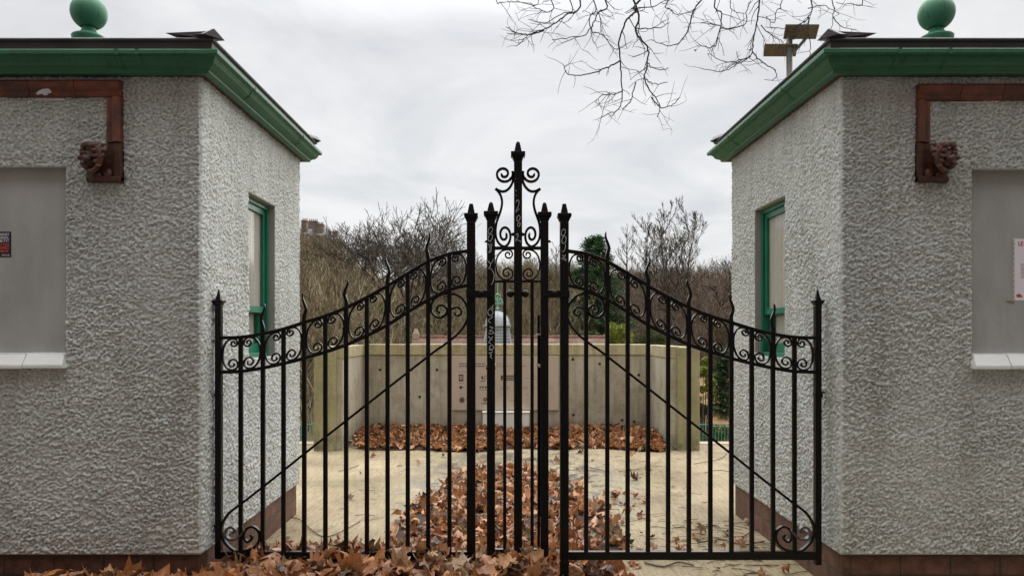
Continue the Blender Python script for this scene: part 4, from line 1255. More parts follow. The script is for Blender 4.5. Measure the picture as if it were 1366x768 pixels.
def cp(mb, name, mat, smooth=False, bev=0):
    o = mb.build(name, mat, None, smooth, bev); o.parent = cup; o.location = Vector((0,0,0))-Vector((cx_, cy_, 1)); return o
mb = MB(); mb.frustum(cx_, cy_, .3, 1.90, .80, .80, .52, .52); cp(mb, 'louvre_box', M['leadg'])
mb = MB()
for k in range(6):
    z = 1.05+.13*k; w_ = .80-.28*(z-.3)/1.6
    mb.frustum(cx_, cy_, z, z+.05, w_-.06, w_+.012, w_-.07, w_+.004)
cp(mb, 'louvre', M['louv'])
mb = MB(); mb.box(cx_-.62, cx_+.62, cy_-.62, cy_+.62, 1.90, 1.97); cp(mb, 'cornice', M['leadg'], bev=.01)
mb = MB(); prof = [(.56,1.97),(.555,2.05),(.53,2.18),(.47,2.32),(.38,2.44),(.26,2.53),(.12,2.59),(.05,2.63)]
mb.lathe(cx_, cy_, prof, 8); cp(mb, 'dome', M['leadg'])
mb = MB()
for k in range(8):
    a = 2*math.pi*k/8; mb.tube([(cx_+r*math.cos(a), cy_+r*math.sin(a), z) for r, z in prof], .018, 5)
cp(mb, 'dome_rib', M['leadg'])
mb = MB(); mb.tube([(cx_, cy_, 2.6), (cx_, cy_, 4.05)], [.035,.016], 6)
for z, r in ((2.72,.09),(2.98,.07),(3.1,.05),(3.38,.07)): mb.ball((cx_, cy_, z), r, 10, 8, sc=(1,1,.7))
for sx in (-1, 1):
    mb.tube(catmull([(cx_, cy_, 2.9), (cx_+sx*.14, cy_, 2.98), (cx_+sx*.20, cy_, 3.12), (cx_+sx*.10, cy_, 3.16), (cx_+sx*.05, cy_, 3.06)], 4), .028, 6)
    mb.tube(catmull([(cx_, cy_, 3.18), (cx_+sx*.11, cy_, 3.24), (cx_+sx*.12, cy_, 3.34), (cx_+sx*.03, cy_, 3.36)], 4), .022, 6)
mb.ball((cx_+.24, cy_, 2.98), .07, 8, 6, sc=(1,.4,1)); cp(mb, 'spire', M['verd'])

# ================================================================== LAMP with two solar panels
lp = at(1053, 70, 9.0)
la = empty('solar_lamp', (lp.x, 9.0, 0), 'grey pole with two tilted solar panels behind the right kiosk roof', 'lamp')
mb = MB(); mb.tube([(lp.x, 9, 0), (lp.x, 9, at(0, 52, 9).z)], .036, 14); mb.build('pole', M['pole'], la, smooth=True)
def plate(c, ex, ey, th=.022):
    c = Vector(c); ex = Vector(ex); ey = Vector(ey); nz = ex.cross(ey).normalized()*th
    mb = MB(); q = [c-ex-ey, c+ex-ey, c+ex+ey, c-ex+ey]
    mb.add(q+[p+nz for p in q], [(3,2,1,0),(4,5,6,7),(0,1,5,4),(1,2,6,5),(2,3,7,6),(3,0,4,7)]); return mb
c = at(1068.5, 44, 9.0); mb = plate(c, (.20,.0,.0), (.05,.17,-.012)); o = mb.build('solar_panel', [M['solar']], la, bevel=.004)
c = at(1041, 68.5, 9.1); mb = plate(c, (.20,0,0), (.045,.15,-.012)); mb.build('solar_panel', M['solar'], la, bevel=.004)
mb = MB(); mb.tube([at(1055, 74, 9), at(1066, 62, 8.98), at(1078, 48, 8.95)], .018, 8); mb.tube([at(1051, 58, 9.0), at(1046, 64, 9.02)], .022, 8); mb.tube([at(1051, 52, 9.0), at(1062, 50, 9.02)], .022, 8); mb.build('bracket', M['pole'], la)

# ================================================================== TREES
class TB:
    """fast batch of tapered polylines turned into tubes"""
    def __init__(self): self.L = {}
    def add(self, pts, r, n=3):
        self.L.setdefault((len(pts), n), []).append((pts, r))
    def arrays(self):
        Vs = []; Fs = []; off = 0
        for (m_, n), items in self.L.items():
            P = np.array([[tuple(p) for p in it[0]] for it in items], float)        # k,m,3
            Rr = np.array([it[1] for it in items], float)      # k,m
            T = np.empty_like(P); T[:,1:-1] = P[:,2:]-P[:,:-2]; T[:,0] = P[:,1]-P[:,0]; T[:,-1] = P[:,-1]-P[:,-2]
            T /= np.maximum(np.linalg.norm(T, axis=2, keepdims=True), 1e-9)
            ref = np.where(np.abs(T[:,:1,1:2]) < .8, np.array([[[0,1.,0]]]), np.array([[[1.,0,0]]]))
            S = np.cross(T, ref); S /= np.maximum(np.linalg.norm(S, axis=2, keepdims=True), 1e-9)
            W = np.cross(S, T)
            k = len(items)
            ang = np.arange(n)*2*math.pi/n
            V = P[:,:,None,:] + Rr[:,:,None,None]*(np.cos(ang)[None,None,:,None]*S[:,:,None,:] + np.sin(ang)[None,None,:,None]*W[:,:,None,:])
            base = np.arange(k)[:,None,None]*(m_*n) + np.arange(m_-1)[None,:,None]*n
            kk = np.arange(n)[None,None,:]; k2 = (kk+1) % n
            a = base+kk; b = base+k2
            Fc = np.stack([a, b, b+n, a+n], -1).reshape(-1, 4)
            Vs.append(V.reshape(-1, 3)); Fs.append(Fc+off); off += k*m_*n
        return np.concatenate(Vs), np.concatenate(Fs)

def grow(tb, p, d, L, r, depth, maxd, spread=.5, up=.15, nk=(2,3), wig=.12, ratio=.72, minr=.004, side=.5):
    m_ = 5 if depth < 2 else 4
    n = 7 if depth == 0 else (5 if depth == 1 else 3)
    pts = [p.copy()]; rr = [r]
    dd = d.copy()
    for i in range(m_-1):
        dd = (dd + Vector((random.gauss(0,wig), random.gauss(0,wig), random.gauss(0,wig)+up*.3))).normalized()
        pts.append(pts[-1]+dd*(L/(m_-1))); rr.append(max(minr, r*(1-.42*(i+1)/(m_-1))))
    tb.add(pts, rr, n)
    if depth >= maxd: return
    for _ in range(random.randint(*nk)):
        nd = (dd + Vector((random.gauss(0,spread), random.gauss(0,spread), random.gauss(0,spread*.6)+up))).normalized()
        grow(tb, pts[-1], nd, L*ratio*random.uniform(.75,1.2), rr[-1]*random.uniform(.65,.9), depth+1, maxd, spread, up, nk, wig, ratio, minr, side)
    if depth >= 1:
        for j in range(1, m_-1):
            if random.random() < side:
                nd = (dd + Vector((random.gauss(0,spread*1.3), random.gauss(0,spread*1.3), random.gauss(0,spread)+up))).normalized()
                grow(tb, pts[j], nd, L*ratio*random.uniform(.5,.9), rr[j]*.5, min(depth+2, maxd), maxd, spread, up, nk, wig, ratio, minr, side)

def bare_tree(x, Y, ztop_px, label, kind, seed, mat='treebark', group=None):
    random.seed(seed)
    px = x; X = (px-CX)/F*Y; zt = EYE+(HY-ztop_px)/F*Y; zb = float(hz(X, Y))
    H = zt-zb
    root = empty('bare_tree', (X, Y, zb), label, 'tree', group)
    tk = TB(); cr = TB(); base = Vector((X, Y, zb-.2))
    if kind == 'spread':
        # short bole breaking into many ascending limbs
        fork = base+Vector((.1,0,H*.30)); tk.add([base, base+Vector((.1,0,H*.14)), fork], [H*.03,H*.026,H*.023], 9)
        for k in range(9):
            a = 2*math.pi*k/9+random.uniform(-.3,.3); sp = random.uniform(.35,1.0)
            grow(cr, fork, Vector((math.cos(a)*sp*1.15, math.sin(a)*sp, 1)).normalized(), H*.20, H*.013, 0, 6, .42, .10, (2,2), .10, .80, .017, .5)
    elif kind == 'tall':
        for q in range(2):
            b0 = base+Vector((q*H*.055-.2, q*.5, 0)); lean = Vector(((q-.5)*.22, 0, 1)).normalized()
            pts = [b0]
            for i in range(8): pts.append(pts[-1]+(lean+Vector((random.gauss(0,.07),random.gauss(0,.07),0))).normalized()*H*.088)
            rr = [H*.012*(1-.085*i) for i in range(9)]
            tk.add(pts, rr, 7)
            for i in range(3, 9):
                for _ in range(2):
                    a = random.uniform(0,6.28)
                    grow(cr, pts[i], Vector((math.cos(a)*.75, math.sin(a)*.75, .9)).normalized(), H*.110*random.uniform(.7,1.2)*(1.15-.05*i), rr[i]*.5, 1, 6, .40, .16, (2,2), .11, .74, .014, .5)
    elif kind == 'slim':
        pts = [base]
        for i in range(8): pts.append(pts[-1]+Vector((random.gauss(0,.02),random.gauss(0,.02),1)).normalized()*H*.122)
        rr = [H*.010*(1-.11*i)+.012 for i in range(9)]; tk.add(pts, rr, 6)
        for i in range(2, 9):
            for _ in range(6):
                a = random.uniform(0,6.28)
                grow(cr, pts[i]-Vector((0,0,random.uniform(0,H*.1))), Vector((math.cos(a)*.8, math.sin(a)*.8, .9)).normalized(), H*.16*(1.1-.1*i), .03, 2, 4, .25, .2, (2,2), .06, .7, .011, .4)
    else:   # gnarled
        fork = base+Vector((-.3,0,H*.34)); tk.add([base, base+Vector((-.25,0,H*.18)), fork], [H*.035,H*.028,H*.024], 8)
        for k in range(7):
            a = 2*math.pi*k/7+random.uniform(-.4,.4)
            grow(cr, fork, Vector((math.cos(a)*1.1, math.sin(a)*1.1, .65)).normalized(), H*.24, H*.016, 0, 5, .5, .06, (2,3), .2, .72, .014, .5)
    V, Fc = tk.arrays(); raw('trunk', V, Fc, M[mat], root, True)
    V, Fc = cr.arrays()
    # scale the crown to the height seen
    cur = V[:,2].max(); k = (zt-(zb+H*.3))/(cur-(zb+H*.3)); m_ = V[:,2] > zb+H*.3
    V[m_,2] = (V[m_,2]-(zb+H*.3))*k+(zb+H*.3)
    raw('crown', V, Fc, M[mat], root, False)
    return root
bare_tree(545, 52, 262, 'broad bare tree with many upswept limbs rising over the thicket', 'spread', 5)
bare_tree(482, 60, 292, 'smaller bare tree at the left edge of the broad bare tree', 'spread', 15, group=None)
bare_tree(900, 62, 256, 'tall bare twin stemmed tree right of the conifer, highest on the right', 'tall', 8)
bare_tree(836, 58, 298, 'slim feathery bare tree between the conifer and the tall tree', 'slim', 21)
bare_tree(950, 50, 335, 'gnarled dark bare tree next to the right kiosk wall', 'gnarl', 4)
bare_tree(600, 70, 318, 'pale bare tree directly left of the central gate posts', 'spread', 31)
bare_tree(512, 57, 270, 'bare tree with dense fine crown left of centre in the clump', 'spread', 61)
bare_tree(578, 61, 282, 'bare tree with rounded crown at the right end of the left clump', 'spread', 62)
bare_tree(872, 66, 284, 'bare double stemmed tree between the slim tree and the tall tree', 'tall', 63)
bare_tree(742, 66, 322, 'small bare tree immediately left of the dark conifer', 'slim', 41)

# leaf quads for evergreens
def leafcloud(centers, radii, n, size, name, mat, root, flat=.5):
    c = np.array(centers); r = np.array(radii)
    w = r**2; w = w/w.sum()
    k = rng.choice(len(c), n, p=w)
    d = rng.normal(size=(n,3)); d /= np.linalg.norm(d, axis=1, keepdims=True)
    P = c[k] + d*(r[k]*(rng.random(n)**.45))[:,None]*np.array([1,1,flat+.4])
    a = rng.normal(size=(n,3)); a /= np.linalg.norm(a, axis=1, keepdims=True)
    b = np.cross(a, rng.normal(size=(n,3))); b /= np.linalg.norm(b, axis=1, keepdims=True)
    s = size*rng.uniform(.6,1.4,n)[:,None]
    V = np.stack([P-a*s, P-b*s*.45, P+a*s, P+b*s*.45], 1).reshape(-1,3)
    Fc = np.arange(4*n).reshape(n,4)
    return raw(name, V, Fc, mat, root, False)

def conifer(px, Y, top, bot, wpx, label, seed, mat='needle', n=15000):
    random.seed(seed)
    X = (px-CX)/F*Y; zt = EYE+(HY-top)/F*Y; zb = float(hz(X, Y)); W = wpx/2/F*Y
    root = empty('conifer', (X, Y, zb), label, 'tree')
    tb = TB(); tb.add([(X,Y,zb-.2),(X,Y,(zb+zt)/2),(X,Y,zt-.3)], [.16,.1,.03], 7)
    P = []; 
    H = zt-zb; nb = 260
    for i in range(nb):
        q = (i/nb)**.9; z = zb+H*(.06+.93*q)
        a = random.uniform(0,6.28); L = W*(1-q)**.48*random.uniform(.7,1.12)*(1.0+.1*math.sin(q*20))+.12
        e = Vector((X+math.cos(a)*L, Y+math.sin(a)*L, z-L*.18+.10*L))
        mid = Vector((X+math.cos(a)*L*.5, Y+math.sin(a)*L*.5, z+.05*L))
        tb.add([(X,Y,z), tuple(mid), tuple(e)], [.025,.018,.008], 3)
        for j in range(9):
            f = .25+.8*j/8; P.append((X+math.cos(a)*L*f, Y+math.sin(a)*L*f, z-.12*L*f*f+.05))
    V, Fc = tb.arrays(); raw('trunk', V, Fc, M['treebark'], root, True)
    P = np.array(P); k = rng.integers(0, len(P), n)
    C = P[k]+rng.normal(size=(n,3))*np.array([.11,.11,.07])*W*.55
    a = rng.normal(size=(n,3))*np.array([1,1,.5])+np.array([0,0,.35]); a /= np.linalg.norm(a, axis=1, keepdims=True)
    b = np.cross(a, rng.normal(size=(n,3))); b /= np.linalg.norm(b, axis=1, keepdims=True)
    s = (.055*rng.uniform(.6,1.5,n)*Y/45)[:,None]
    V = np.stack([C-a*s*1.5, C-b*s*.5, C+a*s*1.5, C+b*s*.5], 1).reshape(-1,3)
    raw('crown', V, np.arange(4*n).reshape(n,4), M[mat], root, False)
    return root
conifer(794, 44, 316, 455, 108, 'tall dark green conifer beyond the concrete wall', 3, n=34000)
conifer(966, 36, 466, 535, 44, 'small dark green fir beside the right kiosk above the brown bank', 9, n=9000)

def shrub(px, Y, top, bot, wpx, label, mat, seed, n=5000, size=.07, cat='shrub'):
    random.seed(seed)
    X = (px-CX)/F*Y; zt = EYE+(HY-top)/F*Y; zb0 = EYE+(HY-bot)/F*Y; zb = min(zb0, float(hz(X, Y))) ; W = wpx/2/F*Y
    root = empty('shrub', (X, Y, zb), label, cat)
    tb = TB(); cs = []; rs = []
    for k in range(16):
        dx = random.uniform(-.8,.8)*W; dy = random.uniform(-.8,.8)*W; q = random.random()
        z = zb0+(zt-zb0)*(.15+.75*q*(1-(dx/W)**2*.5)); e = (X+dx, Y+dy, z)
        tb.add([(X+dx*.2, Y+dy*.2, zb-.1), (X+dx*.7, Y+dy*.7, (z+zb)/2), e], [.03,.02,.008], 4); cs.append(e); rs.append(min(W, zt-zb0)*random.uniform(.25,.45))
    V, Fc = tb.arrays(); raw('stem', V, Fc, M['treebark'], root)
    leafcloud(cs, rs, n, size, 'foliage', M[mat], root, .6)
    return root
shrub(938, 31.6, 466, 545, 34, 'yellow green shrub just right of the concrete wall', 'lime', 1, 9000, .05)
shrub(958, 31.2, 566, 596, 46, 'low green bush directly behind the right railing', 'ivy', 23, 3000, .05)
shrub(932, 32, 528, 566, 22, 'dark green shrub behind the railing right of the concrete wall', 'ever', 2, 3500, .05)
shrub(822, 38.6, 431, 462, 44, 'bright green bush at the foot of the tall conifer', 'lime', 3, 4500, .055)
shrub(786, 38.9, 440, 462, 30, 'mid green bush behind the wall left of the bright green bush', 'ever', 13, 2600, .055)
shrub(522, 45, 392, 462, 66, 'large olive green ivy clump in the brown thicket', 'ivy', 4, 5200, .07)
shrub(592, 44, 405, 452, 44, 'yellowish willow bush above the left end of the red roof', 'ivy', 5, 1800, .06)
shrub(470, 41, 420, 462, 34, 'small green bramble clump low in the brown thicket', 'ivy', 6, 1400, .06)
shrub(965, 44, 425, 466, 30, 'dull green bush low on the slope beside the right kiosk', 'ivy', 7, 1500, .07)
shrub(868, 41, 438, 462, 40, 'dark low bush behind the right end of the concrete wall', 'ever', 17, 2200, .06)

# ---- thicket and woodland (uncountable mass)
def sapling_templates(n, nst, seed, fan, twigs):
    random.seed(seed); out = []
    for _ in range(n):
        tb = TB()
        for s_ in range(nst):
            a = random.uniform(0, 6.28); sp = random.uniform(.03, fan); b0 = Vector((random.gauss(0,.05), random.gauss(0,.05), 0))
            d = Vector((math.cos(a)*sp, math.sin(a)*sp, 1)).normalized(); H = random.uniform(.55, 1.0)
            pts = [b0]
            for i in range(4):
                d = (d+Vector((random.gauss(0,.2), random.gauss(0,.2), .05))).normalized(); pts.append(pts[-1]+d*H/4)
            tb.add(pts, [.0055,.0046,.0036,.0026,.0014], 3)
            for j in range(twigs):
                q = random.uniform(.25, .98)*4; i = min(3, int(q)); p = pts[i].lerp(pts[i+1], q-i)
                aa = random.uniform(0, 6.28); dd = (d*1.0+Vector((math.cos(aa)*.8, math.sin(aa)*.8, .15))).normalized(); L = random.uniform(.08,.26)*(1.1-q/6)
                p2 = p+dd*L*.5; p3 = p2+(dd+Vector((random.gauss(0,.15),random.gauss(0,.15),.25))).normalized()*L*.5
                tb.add([p, p2, p3], [.0018,.0014,.0008], 3)
                for _k in range(2):
                    e = p2+(dd+Vector((random.gauss(0,.5),random.gauss(0,.5),.2))).normalized()*L*.4
                    tb.add([p2, (p2+e)/2+Vector((random.gauss(0,.01),0,0)), e], [.0012,.001,.0007], 3)
        out.append(tb.arrays())
    return out
ST = sapling_templates(6, 7, 77, .5, 17)
WT = sapling_templates(6, 8, 78, .60, 17)
def mass(name, tmpl, spots, mat, label, cat):
    Vs = []; Fs = []; off = 0
    for (x, y, z, h, w) in spots:
        V, Fc = tmpl[random.randrange(len(tmpl))]
        a = random.uniform(0, 6.28); c, s_ = math.cos(a), math.sin(a)
        W = np.stack([(V[:,0]*c-V[:,1]*s_)*w+x, (V[:,0]*s_+V[:,1]*c)*w+y, V[:,2]*h+z-.1], 1)
        Vs.append(W); Fs.append(Fc+off); off += len(V)
    o = raw(name, np.concatenate(Vs), np.concatenate(Fs), M[mat], None, False); tag(o, label, cat, kind='stuff')
def skyline(px):   # upper edge of the brown mass in the photograph
    return float(np.interp(px, [380,398,430,455,480,520,560,600,640,700,750,800,830,860,900,940,975,1000], [298,304,312,324,345,358,362,362,352,344,346,352,352,352,356,350,345,345]))
random.seed(99)
sp = []
for _ in range(2000):                       # straw coloured saplings on the near left
    if len(sp) >= 190: break
    Y = random.uniform(33, 62); px = random.uniform(385, 560) if random.random() < .8 else random.uniform(540, 760); X = (px-CX)/F*Y
    if -5.2 < X < 5.5 and Y < 38.5: continue
    z = float(hz(X, Y)); lim = EYE+(HY-skyline(px)-random.uniform(0, 60))/F*Y
    h = min(random.uniform(5, 9.5), lim-z)
    if h < 1.5: continue
    sp.append((X, Y, z, h, h*1.0))
mass('thicket', ST, sp, 'thicket', 'straw coloured leafless sapling thicket left of the gate centre', 'thicket')
def tree_templates(n, seed):
    random.seed(seed); out = []
    for k in range(n):
        tb = TB(); b0 = Vector((0,0,0)); fork = Vector((random.gauss(0,.02), random.gauss(0,.02), .26))
        tb.add([b0, fork*.5, fork], [.018,.015,.013], 5)
        for q in range(6):
            a = 2*math.pi*q/6+random.uniform(-.4,.4); sp_ = random.uniform(.2,.9)
            grow(tb, fork, Vector((math.cos(a)*sp_, math.sin(a)*sp_, 1)).normalized(), .20, .0075, 1, 6, .40, .12, (2,2), .11, .78, .0016, .5)
        V, Fc = tb.arrays(); V[:,2] /= V[:,2].max(); out.append((V, Fc))
    return out
TT = tree_templates(6, 314)
sp = []; st_ = []; sr = []; tr2 = []
for _ in range(12000):
    if len(sp)+len(sr) >= 420: break
    Y = 42+50*random.random(); px = random.uniform(380, 1000); X = (px-CX)/F*Y
    z = float(hz(X, Y)); lim = EYE+(HY-skyline(px)-random.uniform(8, 45))/F*Y
    h = min(random.uniform(6, 11), lim-z)
    if h < 2: continue
    (sp if px < 790 else sr).append((X, Y, z, h, h*.95))
nt_ = 0
for _ in range(9000):
    if nt_ >= 300: break
    Y = 62+75*random.random(); px = random.uniform(375, 1005); X = (px-CX)/F*Y
    z = float(hz(X, Y)); lim = EYE+(HY-skyline(px)-random.uniform(-8, 22))/F*Y
    h = min(random.uniform(9, 17) if px > 520 else random.uniform(12, 24), lim-z)
    if h < 3.5: continue
    nt_ += 1; (st_ if px < 790 else tr2).append((X, Y, z, h, h*random.uniform(.85,1.15)))
mass('undergrowth', WT, sp, 'wood', 'brown leafless scrub on the lower hillside', 'scrub')
mass('undergrowth', WT, sr, 'woodr', 'purplish brown leafless scrub on the right hillside', 'scrub')
mass('woodland', TT, st_, 'wood', 'brown leafless woodland massed on the hillside', 'woodland')
mass('woodland', TT, tr2, 'woodr', 'purplish brown leafless woodland on the right hillside', 'woodland')
# rusty earth bank with dead bracken behind the right railing
nx, ny = 40, 20
xs = np.linspace(6.5, 20, nx); ys = np.linspace(31.5, 41, ny); X, Y = np.meshgrid(xs, ys, indexing='ij')
Z = hz(X, Y)+.06+np.clip((Y-33)/7, 0, 1)*.9*np.clip((X-6.5)/1.5, 0, 1)*np.clip((20-X)/2, 0, 1)+vnoise2(X*1.3, Y*1.3, 4)*.25-.1
idx = np.arange(nx*ny).reshape(nx, ny)
o = raw('earth_bank', np.stack([X.ravel(), Y.ravel(), Z.ravel()], 1), np.stack([idx[:-1,:-1].ravel(), idx[1:,:-1].ravel(), idx[1:,1:].ravel(), idx[:-1,1:].ravel()], 1), M['bank'], None, True)
tag(o, kind='structure')

# ================================================================== TENEMENTS on the hill
def tenement(px0, px1, roof_y, Y, label, chims, mat):
    x0, x1 = (px0-CX)/F*Y, (px1-CX)/F*Y; zr = EYE+(HY-roof_y)/F*Y; zb = float(hz((x0+x1)/2, Y))
    r_ = empty('tenement', ((x0+x1)/2, Y, zb), label, 'building', None)
    mb = MB(); mb.box(x0, x1, Y, Y+11, zb-2, zr-2.2); mb.build('wall', M[mat], r_)
    mb = MB(); mb.add([(x0-.3,Y-.3,zr-2.2),(x1+.3,Y-.3,zr-2.2),(x1+.3,Y+11.3,zr-2.2),(x0-.3,Y+11.3,zr-2.2),(x0,Y+5.5,zr),(x1,Y+5.5,zr)], [(0,1,5,4),(1,2,5),(2,3,4,5),(3,0,4),(0,3,2,1)])
    mb.build('roof', M['slate'], r_)
    x = x0+1.1
    while x < x1-1.2:
        for z in (zr-5.2, zr-8.6):
            mb = MB(); mb.box(x, x+1.1, Y-.05, Y+.1, z, z+2); mb.build('window', M['louv'], r_)
        x += 2.5
    for cpx0, cpx1, cy in chims:
        a, b_ = (cpx0-CX)/F*Y, (cpx1-CX)/F*Y; zc = EYE+(HY-cy)/F*Y
        mb = MB(); mb.box(a, b_, Y+2.2, Y+4.2, zr-2.1, zc); mb.box(a-.12, b_+.12, Y+2.1, Y+4.3, zc-.35, zc-.1)
        c_ = mb.build('chimney', M['stoned'], r_)
        mb = MB(); k = a+.25
        while k < b_-.1: mb.tube([(k, Y+3.2, zc), (k, Y+3.2, zc+.65)], .16, 6); k += .55
        p_ = mb.build('chimney_pots', M['pot'], None); p_.parent = c_; p_.location = -(r_.location+c_.location)
tenement(360, 410, 302, 210, 'pale stone tenement with chimney stacks behind the trees at far left', [(399,406,292)], 'stone')
tenement(406, 431, 304, 218, 'sooty tenement with tall broad chimney stack on the skyline at left', [(408,420,293),(421,428,297)], 'stoned')
tenement(430, 450, 309, 225, 'low stone tenement lowest on the wooded skyline at left', [(431,438,306),(441,447,307)], 'stone')

# ================================================================== TERRACE added unseen behind the viewpoint to shade the kiosk fronts
stc = empty('added_terrace', (0, -5.5, 0), 'long dark sandstone terrace added out of view to shade the kiosk fronts', 'building')
mb = MB(); mb.box(-26, 26, -16, -5.5, -.1, 14.5); mb.build('wall', M['stoned'], stc)
mb = MB(); mb.box(-26.3, 26.3, -16.3, -5.2, 14.5, 14.9); mb.add([(-26,-5.3,14.9),(26,-5.3,14.9),(26,-16.2,14.9),(-26,-16.2,14.9),(-26,-10.7,18),(26,-10.7,18)], [(0,1,5,4),(1,2,5),(2,3,4,5),(3,0,4)]); mb.build('roof', M['slate'], stc)
for k in range(13):
    for z in (1.2, 4.7, 8.2, 11.4):
        x = -24+4*k; mb = MB(); mb.box(x-.55, x+.55, -5.52, -5.46, z, z+1.9); mb.build('window', M['louv'], stc)

# ================================================================== OVERHANGING TREE (twigs at the top of the view)
random.seed(1234)
ot = empty('overhanging_tree', (5.4, .4, 0), 'bare tree whose thin hanging twigs reach over the top of the gate', 'tree')
tb = TB(); b0 = Vector((5.4,.4,-.1))
tr_ = catmull([b0, (5.35,.45,1.5), (5.2,.6,3.2), (5.0,.9,4.9), (5.1,1.0,7.0), (5.3,1.1,9.0)], 4)
tb.add(tr_, [.24*(1-.6*i/(len(tr_)-1)) for i in range(len(tr_))], 12)
V, Fc = tb.arrays(); raw('trunk', V, Fc, M['bark'], ot, True)
tw = TB()
limb = catmull([(5.05,.85,4.6), (4.6,2.2,5.7), (3.6,4.2,6.5), (2.4,5.8,6.7), (1.2,6.6,6.4), (.2,6.9,5.9), (-.5,7.0,5.4)], 5)
tw.add(limb, [.10*(1-.8*i/(len(limb)-1)) for i in range(len(limb))], 7)
limb2 = catmull([(3.6,4.2,6.5), (3.4,5.2,6.3), (3.0,6.2,6.0), (2.5,6.9,5.6)], 5); tw.add(limb2, [.05*(1-.6*i/(len(limb2)-1)) for i in range(len(limb2))], 6)
def zt_(p): return (640+p[0]/2.627, p[1]/2.627)
def twiglet(p, d, L, r, lv):
    pts = [p]; dd = d
    for i in range(3):
        dd = (dd+Vector((random.gauss(0,.22), random.gauss(0,.22), random.gauss(0,.2)))).normalized(); pts.append(pts[-1]+dd*L/3)
    tw.add(pts, [r, r*.85, r*.7, r*.5], 4)
    if lv > 0:
        for q in pts[1:]:
            if random.random() < .6:
                sgn = Vector((random.gauss(0,.7), random.gauss(0,.5), random.gauss(0,.7)))
                twiglet(q, (dd+sgn).normalized(), L*random.uniform(.4,.65), r*.7, lv-1)
def hang(path, Y, r0, r1, dens=1.0):
    P_ = [at(*zt_(p), Y+.0) for p in path]
    dy = random.uniform(-.5, .5)
    for i, p in enumerate(P_):
        k = i/len(P_); s_ = (Y+dy*k)/Y; p.x *= s_; p.y *= s_; p.z = EYE+(p.z-EYE)*s_
    if path[0][1] <= 20:        # carries on up to the nearest limb
        a = P_[0]; tgt = min(list(limb)+list(limb2), key=lambda q: (Vector(q)-a).length)
        P_ = [Vector(tgt), (Vector(tgt)+a)/2+Vector((random.uniform(-.1,.1),0,.12))] + P_
    sm = catmull(P_, 5); n_ = len(sm)
    sm = [p+Vector((random.gauss(0,.004), random.gauss(0,.004), random.gauss(0,.004))) for p in sm]
    r0 *= 1.05; r1 *= .9
    tw.add(sm, [r0+(r1-r0)*i/(n_-1) for i in range(n_)], 5)
    for i in range(2, n_):
        if random.random() < .46*dens:
            t_ = (sm[i]-sm[i-1]).normalized()
            v_ = (t_*.6+Vector((random.gauss(0,.8), random.gauss(0,.4), random.gauss(-.1,.5)))).normalized()
            twiglet(sm[i], v_, random.uniform(.08,.26), max(.0024, (r0+(r1-r0)*i/(n_-1))*.55), 1 if random.random() < .6 else 0)
hang([(560,0),(545,40),(515,70),(490,135),(492,210),(495,250),(500,330),(490,378),(455,398),(425,408)], 6.9, .011, .004)
hang([(548,18),(545,110),(585,165),(588,220),(580,290),(620,350),(632,375),(620,412)], 6.9, .011, .004)
hang([(600,340),(632,375),(670,370),(702,342)], 6.9, .006, .0035)
hang([(588,220),(600,235),(640,245),(660,240)], 6.9, .005, .0035, .6); hang([(580,280),(615,295),(660,288)], 6.9, .005, .0035, .6)
hang([(490,215),(440,240),(380,262),(310,260),(292,225)], 6.9, .007, .0035)
hang([(500,320),(470,330),(430,335),(405,360)], 6.9, .006, .0035); hang([(545,290),(530,350),(500,385)], 6.9, .006, .0035)
hang([(440,0),(415,40),(400,80),(370,120),(330,130),(250,140)], 6.6, .008, .0035)
hang([(350,0),(300,55),(260,85),(225,105),(170,125),(130,165)], 6.6, .009, .0035)
hang([(225,105),(180,122),(130,115),(92,95)], 6.6, .006, .003)
hang([(250,0),(240,40),(200,30),(175,10)], 6.4, .006, .003); hang([(320,10),(285,50),(225,80),(170,70)], 6.5, .006, .003)
hang([(400,0),(385,60),(395,110),(430,125),(470,170),(490,175)], 6.7, .006, .0035)
hang([(545,100),(590,100),(640,95),(665,78)], 6.9, .006, .003); hang([(530,30),(600,25),(655,0)], 6.7, .006, .003)
hang([(775,0),(745,50),(735,90),(700,150),(650,160),(600,140)], 7.0, .009, .0035); hang([(660,0),(665,30),(690,50),(740,40)], 6.9, .006, .003)
hang([(825,0),(848,50),(840,110),(825,160),(790,165),(762,150)], 7.0, .008, .0035); hang([(848,90),(810,85),(775,80)], 7.0, .005, .003)
hang([(840,100),(880,100),(930,85),(935,40),(950,0)], 7.0, .006, .003)
hang([(980,0),(972,70),(958,140),(950,195),(900,225),(850,250),(772,240)], 7.2, .009, .0035)
hang([(948,200),(900,215),(850,215),(800,188)], 7.2, .006, .003); hang([(955,185),(1000,228),(1035,245),(1035,278),(998,280)], 7.2, .006, .003)
hang([(985,90),(1030,130),(1060,145)], 7.2, .005, .003)
hang([(1060,0),(1040,40),(1030,80),(1000,60)], 7.1, .006, .003); hang([(1160,0),(1158,50),(1120,90),(1060,100),(1000,95)], 7.3, .008, .003)
hang([(1155,60),(1150,110),(1160,160),(1155,205)], 7.3, .006, .003); hang([(1235,0),(1240,50),(1232,110)], 7.3, .007, .003)
hang([(1240,60),(1270,95),(1320,105)], 7.3, .005, .003); hang([(1340,0),(1300,15),(1250,10)], 7.3, .006, .003); hang([(1150,30),(1200,20),(1260,50)], 7.3, .005, .003)
hang([(880,0),(895,40),(930,50)], 7.0, .005, .003); hang([(205,0),(140,8),(75,8)], 6.5, .005, .003); hang([(55,0),(70,8),(85,10)], 6.5, .005, .003, .3)
V, Fc = tw.arrays(); raw('branches', V, Fc, M['bark'], ot, False)
lp_ = at(*zt_((757,176)), 6.95)
